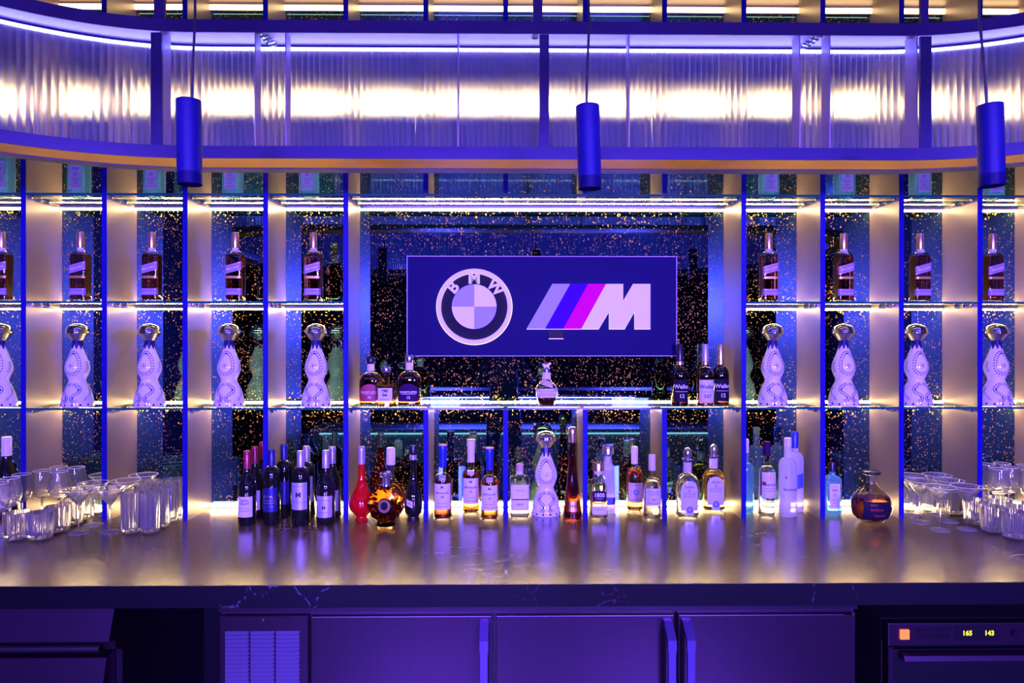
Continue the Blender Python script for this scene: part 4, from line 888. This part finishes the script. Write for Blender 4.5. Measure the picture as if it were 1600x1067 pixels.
# ------------------------------------------------------------------ glassware
def lathe_shell(bm, outer, inner, seg=32, rib=0, ribn=0):
    """closed glass wall: outer profile upwards then inner profile downwards"""
    prof = outer + inner; rows = []
    for k_, (z, r) in enumerate(prof):
        rb = rib if k_ < len(outer) else 0
        rows.append([bm.verts.new((r * (1 + rb * cos(ribn * 2 * pi * i / seg)) * cos(2 * pi * i / seg), r * (1 + rb * cos(ribn * 2 * pi * i / seg)) * sin(2 * pi * i / seg), z)) for i in range(seg)])
    for r0, r1 in zip(rows, rows[1:]):
        for i in range(seg): bm.faces.new((r0[i], r0[(i + 1) % seg], r1[(i + 1) % seg], r1[i]))
    bm.faces.new(rows[0][::-1]); bm.faces.new(rows[-1])
def stemware(name, cat, bowl_o, bowl_i, stem_h, foot_r):
    t = thing(name, '', cat)
    bm = bmesh.new(); lathe_shell(bm, bowl_o, bowl_i, 36); obj('bowl', bm, 'cglass', t, smooth=True)
    zr, rr_ = bowl_o[-1]; bm = bmesh.new(); tube(bm, [((rr_ - .0006) * cos(2 * pi * i / 40), (rr_ - .0006) * sin(2 * pi * i / 40), zr) for i in range(41)], .0012, 6); obj('rim', bm, 'rimg', t, smooth=True)  # added hazy ring that paints the glint along the lip
    bm = bmesh.new(); loft(bm, rnd(cr([(.004, .007), (.012, .0042), (stem_h * .5, .0034), (stem_h, .0052)], 4)), 16); obj('stem', bm, 'crystal', t, smooth=True)
    bm = bmesh.new(); loft(bm, rnd([(0, foot_r), (.0015, foot_r), (.003, foot_r * .5), (.006, .008)]), 36); obj('foot', bm, 'footg', t, smooth=True)
    return t
mart = stemware('martini_glass', 'martini glass', [(.105, .004), (.112, .010), (.172, .057)], [(.172, .0558), (.114, .009), (.1125, .002)], .105, .036)
wgl = stemware('wine_glass', 'wine glass', cr([(.088, .004), (.092, .014), (.105, .030), (.13, .040), (.155, .041), (.205, .033)], 4), cr([(.205, .0318), (.155, .0398), (.13, .0388), (.105, .0285), (.094, .012), (.0925, .002)], 4), .088, .036)
rock = thing('rocks_glass', '', 'tumbler'); bm = bmesh.new()
lathe_shell(bm, [(0, .038), (.003, .046), (.010, .052), (.082, .0555), (.090, .0555), (.1, .0555)], [(.1, .053), (.018, .047), (.014, .02)], 144, .03, 36); obj('ribbed_wall', bm, 'ribbed', rock, smooth=True)
high = thing('highball_glass', '', 'tumbler'); bm = bmesh.new()
lathe_shell(bm, [(0, .026), (.003, .031), (.008, .034), (.145, .037), (.158, .037)], [(.158, .035), (.016, .031), (.013, .01)], 112, .035, 28); obj('ribbed_wall', bm, 'ribbed', high, smooth=True)
GL = {'rock': [(-2.0334, -0.2429), (-1.9434, -0.2427), (-1.943, -0.1446), (-1.9531, -0.0394), (-1.9636, 0.05), (-1.9717, 0.17)], 'high': [(-1.6423, -0.1632), (-1.5663, -0.1635), (-1.5652, -0.0875), (-1.57, -0.0087), (-1.6669, -0.0192), (-1.6673, 0.0605), (-1.6025, 0.1001)], 'mart': [(-1.8407, -0.1733), (-1.7253, -0.1617), (-1.8535, -0.0581), (-1.7491, -0.0074), (-1.7356, 0.1078), (-1.912, 0.1138)], 'wine': [(-2.1145, -0.2252), (-2.1433, -0.1247), (-2.1563, -0.0417), (-2.124, 0.0358), (-2.1079, 0.1183), (-2.0383, 0.0139), (-2.0247, 0.1062)]}
GR = {'rock': [(1.7679, -0.0783), (1.7603, -0.1895), (1.7807, -0.2772), (1.9102, -0.1313), (1.885, -0.0449), (1.899, 0.0994), (1.786, 0.0919)], 'high': [(1.6428, 0.166), (1.7182, 0.1568), (1.792, 0.1749)], 'mart': [(1.5867, 0.0645), (1.5545, -0.0576), (1.703, 0.0683), (1.5593, -0.1735), (1.6795, -0.0453), (1.6747, -0.1612)], 'wine': [(1.9707, 0.1413), (1.9426, 0.0288), (2.053, 0.158), (2.018, 0.0657), (2.1185, 0.1053), (2.0496, -0.0121)]}
def placeall(root, items, fmt, group, sc=None, first=[None]):
    for i, (q, r, tx) in enumerate(items):
        x, y = q, r; use = root.get('used')
        o = put(root, not use, x, y, Z0, random.uniform(-.1, .1), fmt % tx, sc); o['group'] = group
        root['used'] = 1
def words(n, side): return [('%s of the %s' % (ORD[i] if i else 'leftmost', side)) if i else 'leftmost of the %s' % side for i in range(n)]
def series(pts, side):
    s = sorted(pts); ws = []
    return [(a, b, (ORD[i] + ' from the left in the ' + side) if i else 'leftmost in the ' + side) for i, (a, b) in enumerate(s)]
placeall(rock, series(GL['rock'], 'left cluster on the counter'), 'low ribbed tumbler, %s', 'low ribbed tumblers at left')
placeall(rock, series(GR['rock'], 'right cluster on the counter'), 'low ribbed tumbler, %s', 'low ribbed tumblers at right')
for o in [o for o in C.objects if o.name.startswith('rocks_glass')]: o.scale = (.80, .80, 1.0)
placeall(high, series(GL['high'], 'left highball cluster'), 'tall ribbed highball glass, %s', 'tall ribbed glasses at left')
placeall(high, series(GR['high'], 'right highball row'), 'tall ribbed highball glass, %s', 'tall ribbed glasses at right')
placeall(mart, series(GL['mart'], 'left martini group'), 'clear martini glass, %s', 'martini glasses at left')
placeall(mart, series(GR['mart'], 'right martini group'), 'clear martini glass, %s', 'martini glasses at right')
placeall(wgl, series(GL['wine'], 'left wine glass group'), 'clear stemmed wine glass, %s', 'wine glasses at left')
placeall(wgl, series(GR['wine'], 'right wine glass group'), 'clear stemmed wine glass, %s', 'wine glasses at right')
for o in C.objects:
    if 'used' in o: del o['used']
# ------------------------------------------------------------------ front bar behind the camera (seen in the mirrors)
fbar = thing('front_bar', 'pale steel worktop and dark bar front facing the shelves, seen in mirrors', 'bar', (0, -4.15, 0))
B('worktop', (-2.2, 2.2, -0.25, 0.35, 0.70, 0.74), 'teal', fbar, bev=0.003)
B('sink_front', (-2.2, 2.2, -0.2, 0.33, 0.1, 0.70), 'teal', fbar)
B('added_strip', (-2.1, 2.1, 0.335, 0.345, 0.685, 0.70), 'under', fbar, label='added glowing strip under the worktop lip')  # added glow to lift the worktop front in the mirrors
B('bar_top', (-2.4, 2.4, -0.75, -0.25, 1.05, 1.1), 'black', fbar, bev=0.003)
B('bar_front', (-2.3, 2.3, -0.6, -0.25, 0.0, 1.05), 'darkwall', fbar)

# ------------------------------------------------------------------ the photographer, seen only in the mirrors
def skin_mesh(name, verts, edges, radii, root, mat, parent, sub=2, label=None):
    me = bpy.data.meshes.new('k'); me.from_pydata(verts, edges, []); o = bpy.data.objects.new('k', me); C.objects.link(o)
    md = o.modifiers.new('s', 'SKIN'); md.use_smooth_shade = True
    sv = me.skin_vertices[0].data if me.skin_vertices else None
    if sv is None:
        bpy.context.view_layer.objects.active = o; bpy.context.view_layer.update(); sv = me.skin_vertices[0].data
    for i, r in enumerate(radii): sv[i].radius = r if isinstance(r, tuple) else (r, r)
    sv[root].use_root = True
    md2 = o.modifiers.new('u', 'SUBSURF'); md2.levels = sub; md2.render_levels = sub
    m2 = bpy.data.meshes.new_from_object(o.evaluated_get(bpy.context.evaluated_depsgraph_get()))
    bpy.data.objects.remove(o); m2.materials.clear(); m2.materials.append(M[mat])
    for p in m2.polygons: p.use_smooth = True
    r = bpy.data.objects.new(name, m2); C.objects.link(r); r.parent = parent
    if label: r['label'] = label
    return r
try:
    px0, py0 = CX, -CD
    man = thing('person', 'person in blue shirt raising a camera to the face, reflected in the mirror', 'person', (px0, py0 - .34, 0))
    V = [(0, 0, .95), (0, .0, 1.15), (0, .01, 1.33), (0, .02, 1.46), (0, .04, 1.54)]
    Eg = [(0, 1), (1, 2), (2, 3), (3, 4)]; Rr = [(.15, .11), (.14, .10), (.16, .11), (.10, .08), .055]
    for sd in (-1, 1):
        b = len(V); V += [(sd * .17, .02, 1.43), (sd * .25, .12, 1.27), (sd * .25, .17, 1.30), (sd * .16, .24, 1.47), (sd * .085, .262, 1.575)]
        Eg += [(3, b), (b, b + 1), (b + 1, b + 2), (b + 2, b + 3), (b + 3, b + 4)]; Rr += [.062, .045, .042, .033, .026]
        b = len(V); V += [(sd * .10, 0, .88), (sd * .11, .02, .50), (sd * .115, -.01, .10), (sd * .12, .10, .045), (sd * .125, .17, .035)]
        Eg += [(0, b), (b, b + 1), (b + 1, b + 2), (b + 2, b + 3), (b + 3, b + 4)]; Rr += [.085, .06, .042, .04, .034]
    skin_mesh('body', V, Eg, Rr, 0, 'shirt', man)
    bm = bmesh.new(); bmesh.ops.create_uvsphere(bm, u_segments=28, v_segments=20, radius=1)
    for v in bm.verts:
        x, y, z = v.co; k_ = 1 - .22 * max(0, -z) ** 1.5
        nose = .022 * math.exp(-((x / .16) ** 2) - (((z + .12) / .22) ** 2)) if y > 0 else 0
        v.co = (x * .076 * k_, y * .092 * (1 - .1 * max(0, -z)) + nose, z * .118)
    bmesh.ops.translate(bm, vec=(0, .085, 1.665), verts=bm.verts); hd = obj('head', bm, 'skin', man, smooth=True, ang=180, label='face half hidden behind the camera')
    for sx in (-1, 1):
        bm = bmesh.new(); bmesh.ops.create_uvsphere(bm, u_segments=12, v_segments=8, radius=.011); bmesh.ops.translate(bm, vec=(sx * .03, .168, 1.67), verts=bm.verts); obj('eye', bm, 'white', hd, smooth=True)
        bm = bmesh.new(); bmesh.ops.create_uvsphere(bm, u_segments=12, v_segments=8, radius=.02); bmesh.ops.scale(bm, vec=(.4, .7, 1.5), verts=bm.verts); bmesh.ops.translate(bm, vec=(sx * .077, .08, 1.66), verts=bm.verts); obj('ear', bm, 'skin', hd, smooth=True)
    bm = bmesh.new(); bmesh.ops.create_uvsphere(bm, u_segments=24, v_segments=16, radius=1)
    for v in bm.verts:
        x, y, z = v.co; q = 1.0 if (z > .25 or y < .1) else .8; v.co = (x * .083 * q, y * .098 * q - .006, z * .118 * q + .012 if z > -.5 else -.5 * .118)
    bmesh.ops.translate(bm, vec=(0, .08, 1.672), verts=bm.verts); obj('hair', bm, 'hair', man, smooth=True, ang=180)
    for sd in (-1, 1):
        hv = [(sd * .085, .262, 1.575), (sd * .078, .275, 1.61), (sd * .076, .285, 1.64)]; he = [(0, 1), (1, 2)]; hr_ = [.024, (.016, .030), (.014, .026)]
        for f_ in range(4):
            b = len(hv); z_ = 1.615 + .017 * f_; l_ = (.9, 1, .95, .8)[f_]
            hv += [(sd * .080, .300, z_), (sd * .074, .300 + .026 * l_, z_), (sd * .052, .300 + .040 * l_, z_)]; he += [(2, b), (b, b + 1), (b + 1, b + 2)]; hr_ += [.009, .0085, .007]
        b = len(hv); hv += [(sd * .07, .262, 1.60), (sd * .050, .262, 1.612)]; he += [(1, b), (b, b + 1)]; hr_ += [.010, .008]
        skin_mesh('hand', hv, he, hr_, 0, 'skin', man, sub=1, label='hand gripping the camera')
    cmo = thing('camera', 'black camera held up to the face of the reflected person', 'camera', (px0, py0 - .02, CZ - .03))
    B('camera_body', (-.068, .068, -.065, -.015, -.045, .045), 'black', cmo, bev=.006); B('viewfinder_hump', (-.022, .022, -.07, -.02, .045, .07), 'black', cmo, bev=.005)
    bm = bmesh.new(); tube(bm, [(0, -.015, 0), (0, -.002, 0)], .036, 24); obj('lens', bm, 'black', cmo)
except Exception as ex:
    print('person failed', ex); raise
